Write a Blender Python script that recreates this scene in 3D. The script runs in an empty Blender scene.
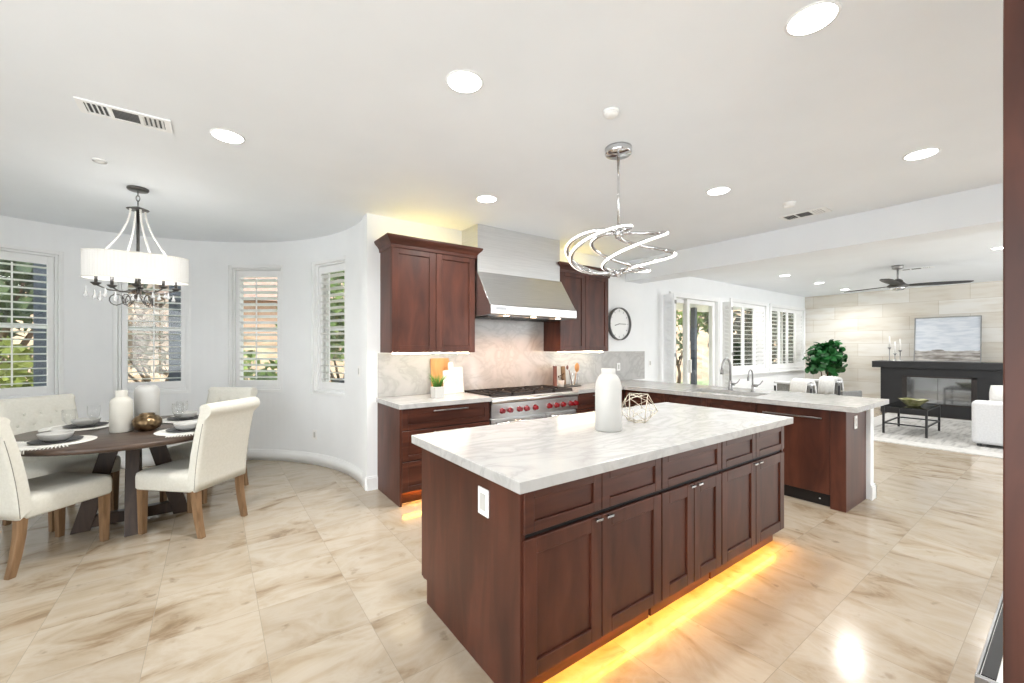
import bpy, bmesh, math, random
from mathutils import Vector, Matrix
random.seed(7)
C = bpy.context.scene.collection
sc = bpy.context.scene
PI = math.pi
rad = math.radians

# ------------------------------------------------------------------ camera, world, exposure
cam_d = bpy.data.cameras.new('camera')
cam = bpy.data.objects.new('camera', cam_d)
C.objects.link(cam)
sc.camera = cam
cam_d.sensor_width = 36.0
cam_d.lens = 36.0 * 414.1 / 1024.0
cam_d.shift_y = 6.35 / 1024.0
cam_d.clip_start = 0.02
cam_d.clip_end = 300
cam.location = (0, 0, 1.42)
cam.rotation_euler = (PI / 2, 0, math.atan2(572, 414.1) - PI / 2)

w = bpy.data.worlds.new('sky')
sc.world = w
w.use_nodes = True
bgn = w.node_tree.nodes['Background']
bgn.inputs[0].default_value = (0.95, 0.98, 1.0, 1)
bgn.inputs[1].default_value = 4.4
sun_d = bpy.data.lights.new('sun', 'SUN')
sun_d.energy = 2.5
sun_d.angle = rad(0.6)
sun_d.color = (1, 0.96, 0.9)
sun = bpy.data.objects.new('sun', sun_d)
C.objects.link(sun)
sun.rotation_euler = Vector((0.35, 1.0, -1.05)).to_track_quat('-Z', 'Y').to_euler()
sc.cycles.transparent_max_bounces = 40

vs = sc.view_settings
vs.view_transform = 'Standard'
vs.look = 'None'
vs.exposure = 0.18
vs.gamma = 1.0
vs.use_curve_mapping = False
DOWNLIGHT_W = 12.5      # each recessed lamp

# ------------------------------------------------------------------ materials
def srgb(r, g, b):
    f = lambda c: (c / 255 / 12.92) if c / 255 <= 0.04045 else ((c / 255 + 0.055) / 1.055) ** 2.4
    return (f(r), f(g), f(b), 1)

def newmat(name):
    m = bpy.data.materials.new(name)
    m.use_nodes = True
    nt = m.node_tree
    return m, nt, nt.nodes['Principled BSDF']

def plain(name, col, rough=0.5, metal=0.0, spec=0.5, emis=None, strength=0, trans=0, ior=1.45, coat=0, alpha=1):
    m, nt, b = newmat(name)
    b.inputs['Base Color'].default_value = col
    b.inputs['Roughness'].default_value = rough
    b.inputs['Metallic'].default_value = metal
    b.inputs['Specular IOR Level'].default_value = spec
    b.inputs['Transmission Weight'].default_value = trans
    b.inputs['IOR'].default_value = ior
    b.inputs['Coat Weight'].default_value = coat
    if emis:
        b.inputs['Emission Color'].default_value = emis
        b.inputs['Emission Strength'].default_value = strength
    return m

def N(nt, typ, **kw):
    n = nt.nodes.new(typ)
    for k, v in kw.items():
        if k.startswith('i_'):
            n.inputs[k[2:].replace('_', ' ')].default_value = v
        else:
            setattr(n, k, v)
    return n

def mathn(nt, op, a, b=None):
    n = nt.nodes.new('ShaderNodeMath')
    n.operation = op
    for i, x in enumerate((a, b)):
        if x is None: continue
        if isinstance(x, (int, float)): n.inputs[i].default_value = x
        else: nt.links.new(x, n.inputs[i])
    return n.outputs[0]

def coords(nt, scale=(1, 1, 1), rot=(0, 0, 0), kind='Object'):
    tc = nt.nodes.new('ShaderNodeTexCoord')
    mp = nt.nodes.new('ShaderNodeMapping')
    mp.inputs['Scale'].default_value = scale
    mp.inputs['Rotation'].default_value = rot
    nt.links.new(tc.outputs[kind], mp.inputs[0])
    return mp.outputs[0]

def ramp(nt, fac, stops):
    r = nt.nodes.new('ShaderNodeValToRGB')
    e = r.color_ramp.elements
    while len(e) < len(stops): e.new(0.5)
    for el, (p, c) in zip(e, stops):
        el.position = p
        el.color = c
    nt.links.new(fac, r.inputs[0])
    return r.outputs[0]

def noisy(name, c1, c2, scale=(1, 1, 1), nscale=5, rough=0.5, detail=4, metal=0, bump=0, distortion=0, lo=0.35, hi=0.65, spec=0.5, coat=0, bscale=None):
    m, nt, b = newmat(name)
    v = coords(nt, scale)
    n = N(nt, 'ShaderNodeTexNoise')
    n.inputs['Scale'].default_value = nscale
    n.inputs['Detail'].default_value = detail
    n.inputs['Distortion'].default_value = distortion
    nt.links.new(v, n.inputs['Vector'])
    col = ramp(nt, n.outputs[0], [(lo, c1), (hi, c2)])
    nt.links.new(col, b.inputs['Base Color'])
    b.inputs['Roughness'].default_value = rough
    b.inputs['Metallic'].default_value = metal
    b.inputs['Specular IOR Level'].default_value = spec
    b.inputs['Coat Weight'].default_value = coat
    if bump:
        bp = nt.nodes.new('ShaderNodeBump')
        bp.inputs['Strength'].default_value = bump
        bp.inputs['Distance'].default_value = 0.01
        src = n
        if bscale:
            src = N(nt, 'ShaderNodeTexNoise')
            src.inputs['Scale'].default_value = bscale
            nt.links.new(v, src.inputs['Vector'])
        nt.links.new(src.outputs[0], bp.inputs['Height'])
        nt.links.new(bp.outputs[0], b.inputs['Normal'])
    return m

def travertine(name):
    """polished travertine, 18 inch tiles on a straight grid, streak direction differing from tile to tile"""
    m, nt, b = newmat(name)
    L = nt.links.new
    T = 0.456
    tc = nt.nodes.new('ShaderNodeTexCoord')
    sp = nt.nodes.new('ShaderNodeSeparateXYZ')
    L(tc.outputs['Object'], sp.inputs[0])
    fx = mathn(nt, 'DIVIDE', mathn(nt, 'SUBTRACT', sp.outputs[0], 0.205 - 10 * T), T)
    fy = mathn(nt, 'DIVIDE', mathn(nt, 'SUBTRACT', sp.outputs[1], 0.34 - 10 * T), T)
    ix, iy = mathn(nt, 'FLOOR', fx), mathn(nt, 'FLOOR', fy)
    ex = mathn(nt, 'ABSOLUTE', mathn(nt, 'SUBTRACT', mathn(nt, 'FRACT', fx), 0.5))
    ey = mathn(nt, 'ABSOLUTE', mathn(nt, 'SUBTRACT', mathn(nt, 'FRACT', fy), 0.5))
    grout = mathn(nt, 'GREATER_THAN', mathn(nt, 'MAXIMUM', ex, ey), 0.5 - 0.0014 / T)
    cid = nt.nodes.new('ShaderNodeCombineXYZ')
    L(ix, cid.inputs[0]); L(iy, cid.inputs[1])
    wn = nt.nodes.new('ShaderNodeTexWhiteNoise')
    L(cid.outputs[0], wn.inputs['Vector'])
    wsep = nt.nodes.new('ShaderNodeSeparateColor')
    L(wn.outputs['Color'], wsep.inputs[0])
    # streaks run along x left of the island and along y right of it
    def streak(scl, seed):
        mp = nt.nodes.new('ShaderNodeMapping')
        mp.inputs['Scale'].default_value = scl
        off = nt.nodes.new('ShaderNodeVectorMath'); off.operation = 'MULTIPLY_ADD'
        L(wn.outputs['Color'], off.inputs[0]); off.inputs[1].default_value = (37, 41, 29)
        L(tc.outputs['Object'], off.inputs[2])
        L(off.outputs[0], mp.inputs[0])
        n = N(nt, 'ShaderNodeTexNoise')
        n.inputs['Scale'].default_value = 2.6
        n.inputs['Detail'].default_value = 8
        n.inputs['Roughness'].default_value = 0.62
        n.inputs['Distortion'].default_value = 0.7
        L(mp.outputs[0], n.inputs['Vector'])
        return n.outputs[0]
    sa = streak((0.85, 1.7, 1), 0)
    sb = streak((1.7, 0.8, 1), 5)
    pick = mathn(nt, 'GREATER_THAN', mathn(nt, 'ADD', mathn(nt, 'MULTIPLY', sp.outputs[0], 0.35), mathn(nt, 'MULTIPLY', wsep.outputs[0], 0.6)), 0.95)
    mix = nt.nodes.new('ShaderNodeMix'); mix.data_type = 'FLOAT'
    L(pick, mix.inputs[0]); L(sa, mix.inputs[2]); L(sb, mix.inputs[3])
    cl = N(nt, 'ShaderNodeTexNoise'); cl.inputs['Scale'].default_value = 1.1; cl.inputs['Detail'].default_value = 3
    L(tc.outputs['Object'], cl.inputs['Vector'])
    fac = mathn(nt, 'ADD', mix.outputs[0], mathn(nt, 'MULTIPLY', mathn(nt, 'SUBTRACT', cl.outputs[0], 0.5), 0.45))
    col = ramp(nt, fac, [(0.24, srgb(120, 101, 81)), (0.33, srgb(150, 131, 108)), (0.42, srgb(172, 158, 138)), (0.54, srgb(184, 173, 157)), (0.66, srgb(176, 163, 143)), (0.8, srgb(152, 132, 107))])
    # small pits
    pit = N(nt, 'ShaderNodeTexNoise'); pit.inputs['Scale'].default_value = 9; pit.inputs['Detail'].default_value = 6
    L(tc.outputs['Object'], pit.inputs['Vector'])
    pm = ramp(nt, pit.outputs[0], [(0.27, (0.45, 0.38, 0.3, 1)), (0.36, (1, 1, 1, 1))])
    mul = nt.nodes.new('ShaderNodeMix'); mul.data_type = 'RGBA'; mul.blend_type = 'MULTIPLY'
    mul.inputs[0].default_value = 0.55
    L(col, mul.inputs[6]); L(pm, mul.inputs[7])
    # per tile brightness and warmth
    tint = ramp(nt, wsep.outputs[1], [(0.0, (0.87, 0.85, 0.82, 1)), (1.0, (1.0, 0.99, 0.97, 1))])
    mul2 = nt.nodes.new('ShaderNodeMix'); mul2.data_type = 'RGBA'; mul2.blend_type = 'MULTIPLY'
    mul2.inputs[0].default_value = 1.0
    L(mul.outputs[2], mul2.inputs[6]); L(tint, mul2.inputs[7])
    g = nt.nodes.new('ShaderNodeMix'); g.data_type = 'RGBA'
    L(grout, g.inputs[0]); L(mul2.outputs[2], g.inputs[6]); g.inputs[7].default_value = srgb(150, 139, 123)
    L(g.outputs[2], b.inputs['Base Color'])
    b.inputs['Roughness'].default_value = 0.16
    b.inputs['Specular IOR Level'].default_value = 0.5
    bn = N(nt, 'ShaderNodeTexNoise'); bn.inputs['Scale'].default_value = 2.5
    L(tc.outputs['Object'], bn.inputs['Vector'])
    bp = nt.nodes.new('ShaderNodeBump'); bp.inputs['Strength'].default_value = 0.03; bp.inputs['Distance'].default_value = 0.02
    L(bn.outputs[0], bp.inputs['Height']); L(bp.outputs[0], b.inputs['Normal'])
    return m

def quartzite(name):
    m, nt, b = newmat(name)
    L = nt.links.new
    v = coords(nt, (1.0, 2.2, 1.6), (0.2, 0.1, 0.35))
    n = N(nt, 'ShaderNodeTexNoise'); n.inputs['Scale'].default_value = 1.6; n.inputs['Detail'].default_value = 8
    n.inputs['Roughness'].default_value = 0.6; n.inputs['Distortion'].default_value = 2.2
    L(v, n.inputs['Vector'])
    a = mathn(nt, 'ABSOLUTE', mathn(nt, 'SUBTRACT', n.outputs[0], 0.5))
    col = ramp(nt, a, [(0.0, srgb(172, 171, 169)), (0.06, srgb(184, 183, 181)), (0.16, srgb(189, 188, 186)), (0.3, srgb(184, 183, 180))])
    L(col, b.inputs['Base Color'])
    b.inputs['Roughness'].default_value = 0.18
    return m

def wood(name, c1, c2, c3, scale=(2, 2, 22), rough=0.35, coat=0.3):
    m, nt, b = newmat(name)
    L = nt.links.new
    v = coords(nt, scale)
    n = N(nt, 'ShaderNodeTexNoise'); n.inputs['Scale'].default_value = 3; n.inputs['Detail'].default_value = 5
    n.inputs['Distortion'].default_value = 0.6
    L(v, n.inputs['Vector'])
    col = ramp(nt, n.outputs[0], [(0.3, c1), (0.5, c2), (0.72, c3)])
    L(col, b.inputs['Base Color'])
    b.inputs['Roughness'].default_value = rough
    b.inputs['Coat Weight'].default_value = coat
    b.inputs['Coat Roughness'].default_value = 0.25
    b.inputs['Specular IOR Level'].default_value = 0.35
    return m

def stoneblocks(name):
    """cream travertine cladding in large running-bond blocks on a wall that faces -x"""
    m, nt, b = newmat(name)
    L = nt.links.new
    tc = nt.nodes.new('ShaderNodeTexCoord')
    sp = nt.nodes.new('ShaderNodeSeparateXYZ'); L(tc.outputs['Object'], sp.inputs[0])
    cb = nt.nodes.new('ShaderNodeCombineXYZ')
    L(sp.outputs[1], cb.inputs[0]); L(sp.outputs[2], cb.inputs[1])
    br = nt.nodes.new('ShaderNodeTexBrick')
    br.inputs['Scale'].default_value = 1.0
    br.inputs['Brick Width'].default_value = 0.92
    br.inputs['Row Height'].default_value = 0.305
    br.inputs['Mortar Size'].default_value = 0.006
    br.inputs['Mortar Smooth'].default_value = 0.6
    br.inputs['Color1'].default_value = srgb(222, 216, 205)
    br.inputs['Color2'].default_value = srgb(236, 234, 230)
    br.inputs['Mortar'].default_value = srgb(206, 198, 184)
    L(cb.outputs[0], br.inputs['Vector'])
    n = N(nt, 'ShaderNodeTexNoise'); n.inputs['Scale'].default_value = 2.2; n.inputs['Detail'].default_value = 7
    mp = nt.nodes.new('ShaderNodeMapping'); mp.inputs['Scale'].default_value = (0.7, 3.2, 1)
    L(cb.outputs[0], mp.inputs[0]); L(mp.outputs[0], n.inputs['Vector'])
    t = ramp(nt, n.outputs[0], [(0.32, srgb(222, 210, 190)), (0.5, srgb(250, 248, 243)), (0.7, (1, 1, 1, 1))])
    mx = nt.nodes.new('ShaderNodeMix'); mx.data_type = 'RGBA'; mx.blend_type = 'MULTIPLY'
    mx.inputs[0].default_value = 0.5
    L(br.outputs[0], mx.inputs[6]); L(t, mx.inputs[7]); L(mx.outputs[2], b.inputs['Base Color'])
    b.inputs['Roughness'].default_value = 0.55
    return m

def painting_mat(name):
    m, nt, b = newmat(name)
    L = nt.links.new
    tc = nt.nodes.new('ShaderNodeTexCoord')
    sp = nt.nodes.new('ShaderNodeSeparateXYZ'); L(tc.outputs['Object'], sp.inputs[0])
    n = N(nt, 'ShaderNodeTexNoise'); n.inputs['Scale'].default_value = 7; n.inputs['Detail'].default_value = 6
    mp = nt.nodes.new('ShaderNodeMapping'); mp.inputs['Scale'].default_value = (1, 0.6, 3.0)
    L(tc.outputs['Object'], mp.inputs[0]); L(mp.outputs[0], n.inputs['Vector'])
    h = mathn(nt, 'ADD', sp.outputs[2], mathn(nt, 'MULTIPLY', mathn(nt, 'SUBTRACT', n.outputs[0], 0.5), 0.13))
    land = mathn(nt, 'LESS_THAN', h, 0.235)
    sky = ramp(nt, n.outputs[0], [(0.35, srgb(196, 203, 212)), (0.6, srgb(216, 220, 226))])
    grd = ramp(nt, n.outputs[0], [(0.36, srgb(120, 112, 104)), (0.5, srgb(165, 160, 155)), (0.66, srgb(205, 200, 192))])
    mx = nt.nodes.new('ShaderNodeMix'); mx.data_type = 'RGBA'
    L(land, mx.inputs[0]); L(sky, mx.inputs[6]); L(grd, mx.inputs[7]); L(mx.outputs[2], b.inputs['Base Color'])
    b.inputs['Roughness'].default_value = 0.7
    return m

def rug_mat(name):
    m, nt, b = newmat(name)
    L = nt.links.new
    tc = nt.nodes.new('ShaderNodeTexCoord')
    n = N(nt, 'ShaderNodeTexNoise'); n.inputs['Scale'].default_value = 5; n.inputs['Detail'].default_value = 6
    mp = nt.nodes.new('ShaderNodeMapping'); mp.inputs['Scale'].default_value = (0.5, 4, 1)
    L(tc.outputs['Object'], mp.inputs[0]); L(mp.outputs[0], n.inputs['Vector'])
    col = ramp(nt, n.outputs[0], [(0.36, srgb(150, 148, 144)), (0.5, srgb(178, 176, 172)), (0.65, srgb(188, 186, 182))])
    L(col, b.inputs['Base Color'])
    b.inputs['Roughness'].default_value = 0.95
    return m

M = {}
M['wall'] = noisy('wall paint', srgb(238, 240, 241), srgb(241, 243, 244), nscale=3, rough=0.75)
M['ceil'] = noisy('ceiling paint', srgb(234, 238, 242), srgb(237, 241, 245), nscale=2, rough=0.6)
M['trim'] = noisy('white trim', srgb(238, 239, 239), srgb(242, 243, 243), nscale=3, rough=0.35)
M['floor'] = travertine('travertine floor')
M['stone'] = quartzite('white quartzite')
M['wood'] = wood('mahogany', srgb(59, 29, 20), srgb(75, 39, 27), srgb(92, 50, 36), scale=(3, 3, 0.6), rough=0.42, coat=0.08)
M['woodh'] = wood('mahogany along', srgb(59, 29, 20), srgb(75, 39, 27), srgb(92, 50, 36), scale=(0.6, 3, 6), rough=0.42, coat=0.08)
M['dark'] = noisy('dark recess', srgb(16, 10, 9), srgb(24, 15, 12), nscale=4, rough=0.6)
M['steel'] = noisy('brushed steel', srgb(206, 206, 205), srgb(218, 218, 217), scale=(1, 1, 60), nscale=4, rough=0.3, metal=1)
M['chrome'] = noisy('chrome', srgb(205, 205, 206), srgb(222, 222, 224), nscale=3, rough=0.12, metal=1)
M['nickel'] = noisy('brushed nickel', srgb(150, 150, 150), srgb(170, 170, 170), nscale=9, rough=0.32, metal=1)
M['gunmetal'] = noisy('dark nickel', srgb(84, 82, 81), srgb(106, 104, 102), nscale=9, rough=0.3, metal=1)
M['iron'] = noisy('cast iron', srgb(38, 33, 31), srgb(54, 47, 44), nscale=40, rough=0.55)
M['black'] = noisy('black paint', srgb(31, 31, 33), srgb(37, 37, 39), nscale=5, rough=0.45)
M['red'] = noisy('red knob', srgb(120, 6, 18), srgb(138, 10, 24), nscale=6, rough=0.25)
M['white'] = noisy('white ceramic', srgb(194, 193, 189), srgb(201, 200, 196), nscale=4, rough=0.45)
M['cream'] = noisy('cream ceramic', srgb(206, 203, 193), srgb(214, 211, 202), nscale=5, rough=0.55)
M['plastic'] = noisy('white plastic', srgb(240, 240, 238), srgb(246, 246, 244), nscale=4, rough=0.35)
M['fabric'] = noisy('cream linen', srgb(212, 210, 199), srgb(218, 216, 206), nscale=60, rough=0.95, bump=0.15, bscale=300)
M['piping'] = noisy('grey piping', srgb(120, 116, 108), srgb(140, 136, 128), nscale=50, rough=0.9)
M['oak'] = wood('weathered oak', srgb(112, 86, 60), srgb(132, 103, 74), srgb(150, 120, 90), scale=(8, 8, 1.2), rough=0.5, coat=0)
M['tablewood'] = wood('dark oak', srgb(58, 45, 37), srgb(74, 59, 49), srgb(92, 74, 62), scale=(1.2, 9, 9), rough=0.35, coat=0.2)
M['tablebase'] = wood('dark oak base', srgb(42, 29, 21), srgb(55, 39, 28), srgb(68, 50, 37), scale=(7, 7, 1.0), rough=0.45, coat=0.1)
M['bronze'] = noisy('hammered bronze', srgb(96, 78, 56), srgb(150, 128, 98), nscale=28, rough=0.28, metal=1, bump=0.3, detail=1)
M['charger'] = noisy('dark plate', srgb(62, 60, 62), srgb(80, 78, 80), nscale=20, rough=0.5)
M['mat'] = noisy('white cotton', srgb(232, 230, 222), srgb(242, 240, 234), nscale=80, rough=0.95)
M['leaf'] = noisy('grass leaf', srgb(60, 118, 30), srgb(110, 168, 60), nscale=12, rough=0.5)
M['fig'] = noisy('fig leaf', srgb(14, 62, 26), srgb(44, 112, 52), nscale=6, rough=0.4)
M['bark'] = noisy('bark', srgb(70, 52, 40), srgb(110, 86, 66), scale=(1, 1, 0.3), nscale=10, rough=0.9)
M['board'] = wood('maple board', srgb(186, 128, 76), srgb(206, 150, 96), srgb(220, 170, 118), scale=(4, 4, 0.8), rough=0.5, coat=0)
M['marble'] = noisy('white marble', srgb(228, 224, 218), srgb(244, 242, 238), nscale=5, rough=0.3, distortion=1.5)
M['book1'] = noisy('rust book', srgb(112, 70, 60), srgb(128, 84, 72), nscale=4, rough=0.6)
M['book2'] = noisy('grey book', srgb(178, 178, 176), srgb(196, 196, 194), nscale=4, rough=0.6)
M['paper'] = noisy('paper', srgb(230, 224, 212), srgb(240, 236, 226), scale=(1, 1, 40), nscale=4, rough=0.9)
M['stonewall'] = stoneblocks('stone cladding')
M['painting'] = painting_mat('landscape painting')
M['rug'] = rug_mat('distressed rug')
M['rugedge'] = noisy('rug border', srgb(186, 184, 180), srgb(200, 198, 194), nscale=14, rough=0.95)
M['slip'] = noisy('white slipcover', srgb(208, 209, 211), srgb(216, 217, 219), nscale=50, rough=0.95)
M['throw'] = noisy('white throw', srgb(214, 213, 210), srgb(222, 221, 218), nscale=30, rough=0.95, bump=0.4)
M['greyfab'] = noisy('grey fabric', srgb(128, 128, 126), srgb(150, 150, 148), nscale=60, rough=0.95)
M['candle'] = noisy('candle wax', srgb(240, 238, 232), srgb(246, 244, 240), nscale=4, rough=0.5)
M['gold'] = noisy('pale gilt wire', srgb(206, 196, 178), srgb(222, 214, 198), nscale=6, rough=0.35, metal=0.6)
M['greenglass'] = noisy('olive bowl', srgb(112, 112, 66), srgb(168, 166, 124), nscale=14, rough=0.2)
M['firebox'] = noisy('firebox glass', srgb(138, 140, 142), srgb(158, 160, 162), nscale=2, rough=0.06, metal=0.85)
M['grey'] = noisy('grey paint', srgb(96, 96, 96), srgb(112, 112, 112), nscale=5, rough=0.6)
M['slate'] = noisy('slate paint', srgb(34, 42, 56), srgb(44, 54, 70), nscale=5, rough=0.6)
M['dirt'] = noisy('dry hillside', srgb(120, 98, 78), srgb(176, 152, 124), nscale=0.9, rough=1, detail=8)
M['lawn'] = noisy('lawn', srgb(96, 116, 72), srgb(140, 150, 108), nscale=3, rough=1, detail=6)
M['paving'] = noisy('patio paving', srgb(150, 142, 132), srgb(176, 168, 158), nscale=2, rough=0.9)
M['peach'] = noisy('peach stucco', srgb(176, 146, 124), srgb(188, 158, 136), nscale=6, rough=0.9)
M['rooft'] = noisy('clay roof', srgb(120, 96, 84), srgb(150, 124, 110), nscale=9, rough=0.9)
M['tree1'] = noisy('oak foliage', srgb(34, 48, 30), srgb(84, 98, 60), nscale=1.6, rough=0.8)
M['tree2'] = noisy('yellow green foliage', srgb(86, 98, 34), srgb(140, 146, 66), nscale=1.6, rough=0.8)
M['tree3'] = noisy('green foliage', srgb(58, 84, 32), srgb(126, 144, 70), nscale=1.6, rough=0.8)
M['shadefoliage'] = noisy('shade backdrop foliage', srgb(22, 28, 20), srgb(62, 62, 42), nscale=1.6, rough=0.8)  # patio shade put into a near-black leaf colour
M['tree4'] = noisy('dry foliage', srgb(130, 112, 96), srgb(176, 160, 144), nscale=1.6, rough=0.8)
M['lamp'] = plain('lamp lens', (1, 1, 1, 1), 0.5, emis=(1, 0.985, 0.96, 1), strength=14)
M['led'] = plain('pendant led', (1, 1, 1, 1), 0.4, emis=(1, 0.95, 0.86, 1), strength=1.6)
M['bulb'] = plain('candle bulb', (1, 1, 1, 1), 0.4, emis=(1, 0.97, 0.93, 1), strength=2.0)
M['amberled'] = plain('amber led strip', (1, 0.6, 0.2, 1), 0.5, emis=(1.0, 0.45, 0.03, 1), strength=58)
M['warmled'] = plain('warm led strip', (1, 0.9, 0.7, 1), 0.5, emis=(1.0, 0.86, 0.62, 1), strength=42)
M['topled'] = plain('yellow led strip', (1, 0.9, 0.5, 1), 0.5, emis=(1.0, 0.78, 0.26, 1), strength=24)
M['hoodled'] = plain('hood lamp', (1, 0.8, 0.6, 1), 0.5, emis=(1.0, 0.72, 0.46, 1), strength=18)

def glass_mat(name, tint=(1, 1, 1, 1), rough=0.0):
    m, nt, b = newmat(name)
    nt.nodes.remove(b)
    out = nt.nodes['Material Output']
    tr = nt.nodes.new('ShaderNodeBsdfTransparent'); tr.inputs[0].default_value = tint
    gl = nt.nodes.new('ShaderNodeBsdfGlossy'); gl.inputs['Roughness'].default_value = 0.02
    lw = nt.nodes.new('ShaderNodeLayerWeight'); lw.inputs[0].default_value = 0.5
    fac = mathn(nt, 'ADD', mathn(nt, 'MULTIPLY', mathn(nt, 'POWER', lw.outputs['Facing'], 4.0), 0.6), 0.04)
    mx = nt.nodes.new('ShaderNodeMixShader')
    nt.links.new(fac, mx.inputs[0]); nt.links.new(tr.outputs[0], mx.inputs[1]); nt.links.new(gl.outputs[0], mx.inputs[2])
    nt.links.new(mx.outputs[0], out.inputs[0])
    return m
M['pane'] = glass_mat('window pane', (0.94, 0.96, 0.96, 1))
M['thinglass'] = glass_mat('drinking glass', (0.985, 0.988, 0.988, 1))
M['smoke'] = glass_mat('smoked glass top', (0.35, 0.36, 0.36, 1))
M['crystal'] = plain('crystal drop', (0.95, 0.96, 0.97, 1), 0.05, trans=0.45, ior=1.5)

def shade_mat():
    m, nt, b = newmat('pleated shade')
    nt.nodes.remove(b)
    out = nt.nodes['Material Output']
    d = nt.nodes.new('ShaderNodeBsdfDiffuse'); d.inputs[0].default_value = srgb(228, 227, 224)
    t = nt.nodes.new('ShaderNodeBsdfTranslucent'); t.inputs[0].default_value = srgb(244, 243, 241)
    mx = nt.nodes.new('ShaderNodeMixShader'); mx.inputs[0].default_value = 0.035
    nt.links.new(d.outputs[0], mx.inputs[1]); nt.links.new(t.outputs[0], mx.inputs[2]); nt.links.new(mx.outputs[0], out.inputs[0])
    return m
M['shade'] = shade_mat()

# ------------------------------------------------------------------ mesh builder
class MB:
    def __init__(s):
        s.v, s.f, s.sm = [], [], []
    def add(s, verts, faces, smooth=False):
        o = len(s.v)
        s.v += [tuple(p) for p in verts]
        s.f += [tuple(i + o for i in f) for f in faces]
        s.sm += [smooth] * len(faces)
        return s
    def box(s, x0, x1, y0, y1, z0, z1, mat=None):
        x0, x1 = sorted((x0, x1)); y0, y1 = sorted((y0, y1)); z0, z1 = sorted((z0, z1))
        p = [(x, y, z) for z in (z0, z1) for y in (y0, y1) for x in (x0, x1)]
        if mat: p = [tuple(mat @ Vector(q)) for q in p]
        return s.add(p, [(0, 2, 3, 1), (4, 5, 7, 6), (0, 1, 5, 4), (2, 6, 7, 3), (0, 4, 6, 2), (1, 3, 7, 5)])
    def frame(s, u0, u1, d0, d1, z0, z1, wl, wr=None, wb=None, wt=None):
        wr = wl if wr is None else wr; wb = wl if wb is None else wb; wt = wl if wt is None else wt
        s.box(u0, u0 + wl, d0, d1, z0, z1).box(u1 - wr, u1, d0, d1, z0, z1)
        if wb: s.box(u0 + wl, u1 - wr, d0, d1, z0, z0 + wb)
        if wt: s.box(u0 + wl, u1 - wr, d0, d1, z1 - wt, z1)
        return s
    def fbox(s, face, front, u0, u1, d0, d1, z0, z1):
        if face == '-y': return s.box(u0, u1, front + d0, front + d1, z0, z1)
        if face == '-x': return s.box(front + d0, front + d1, u0, u1, z0, z1)
    def loft(s, rings, closed=True, caps=True, smooth=True, loop=False):
        n = len(rings[0]); o = []
        F = []
        m = len(rings)
        for i in range(m if loop else m - 1):
            a, b = i * n, ((i + 1) % m) * n
            for j in range(n if closed else n - 1):
                k = (j + 1) % n
                F.append((a + j, a + k, b + k, b + j))
        s.add([p for r in rings for p in r], F, smooth)
        if caps and not loop:
            base = len(s.v) - n * m
            s.f.append(tuple(base + j for j in reversed(range(n)))); s.sm.append(False)
            s.f.append(tuple(base + (m - 1) * n + j for j in range(n))); s.sm.append(False)
        return s
    def tube(s, pts, r, n=8, loop=False, flat=None):
        P = [Vector(p) for p in pts]
        m = len(P)
        R = r if isinstance(r, (list, tuple)) else [r] * m
        rings = []
        prev = None
        for i in range(m):
            if loop: t = P[(i + 1) % m] - P[i - 1]
            else: t = P[min(i + 1, m - 1)] - P[max(i - 1, 0)]
            t.normalize()
            if prev is None:
                up = Vector((0, 0, 1)) if abs(t.z) < 0.9 else Vector((1, 0, 0))
                a = t.cross(up).normalized()
            else:
                a = (prev - t * prev.dot(t)).normalized()
            prev = a
            b = t.cross(a)
            fl = flat or 1.0
            rings.append([tuple(P[i] + a * math.cos(2 * PI * j / n) * R[i] + b * math.sin(2 * PI * j / n) * R[i] * fl) for j in range(n)])
        return s.loft(rings, True, True, True, loop)
    def cyl(s, p0, p1, r0, r1=None, n=20):
        return s.tube([p0, p1], [r0, r0 if r1 is None else r1], n)
    def lathe(s, prof, c=(0, 0, 0), n=32, caps=True, sx=1, sy=1):
        rings = [[(c[0] + r * sx * math.cos(2 * PI * j / n), c[1] + r * sy * math.sin(2 * PI * j / n), c[2] + z) for j in range(n)] for r, z in prof]
        return s.loft(rings, True, caps, True)
    def prism(s, poly, a0, a1, axis='z', mat=None):
        mp = {'z': lambda p, a: (p[0], p[1], a), 'x': lambda p, a: (a, p[0], p[1]), 'y': lambda p, a: (p[0], a, p[1])}[axis]
        n = len(poly)
        vs_ = [mp(p, a0) for p in poly] + [mp(p, a1) for p in poly]
        if mat: vs_ = [tuple(mat @ Vector(q)) for q in vs_]
        F = [tuple(reversed(range(n))), tuple(range(n, 2 * n))] + [(i, (i + 1) % n, n + (i + 1) % n, n + i) for i in range(n)]
        return s.add(vs_, F)
    def ball(s, c, r, n=12, m=8, sc_=(1, 1, 1)):
        prof = [(max(1e-4, r * math.sin(PI * i / m)), -r * math.cos(PI * i / m)) for i in range(m + 1)]
        rings = [[(c[0] + q * sc_[0] * math.cos(2 * PI * j / n), c[1] + q * sc_[1] * math.sin(2 * PI * j / n), c[2] + z * sc_[2]) for j in range(n)] for q, z in prof]
        return s.loft(rings, True, True, True)

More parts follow.
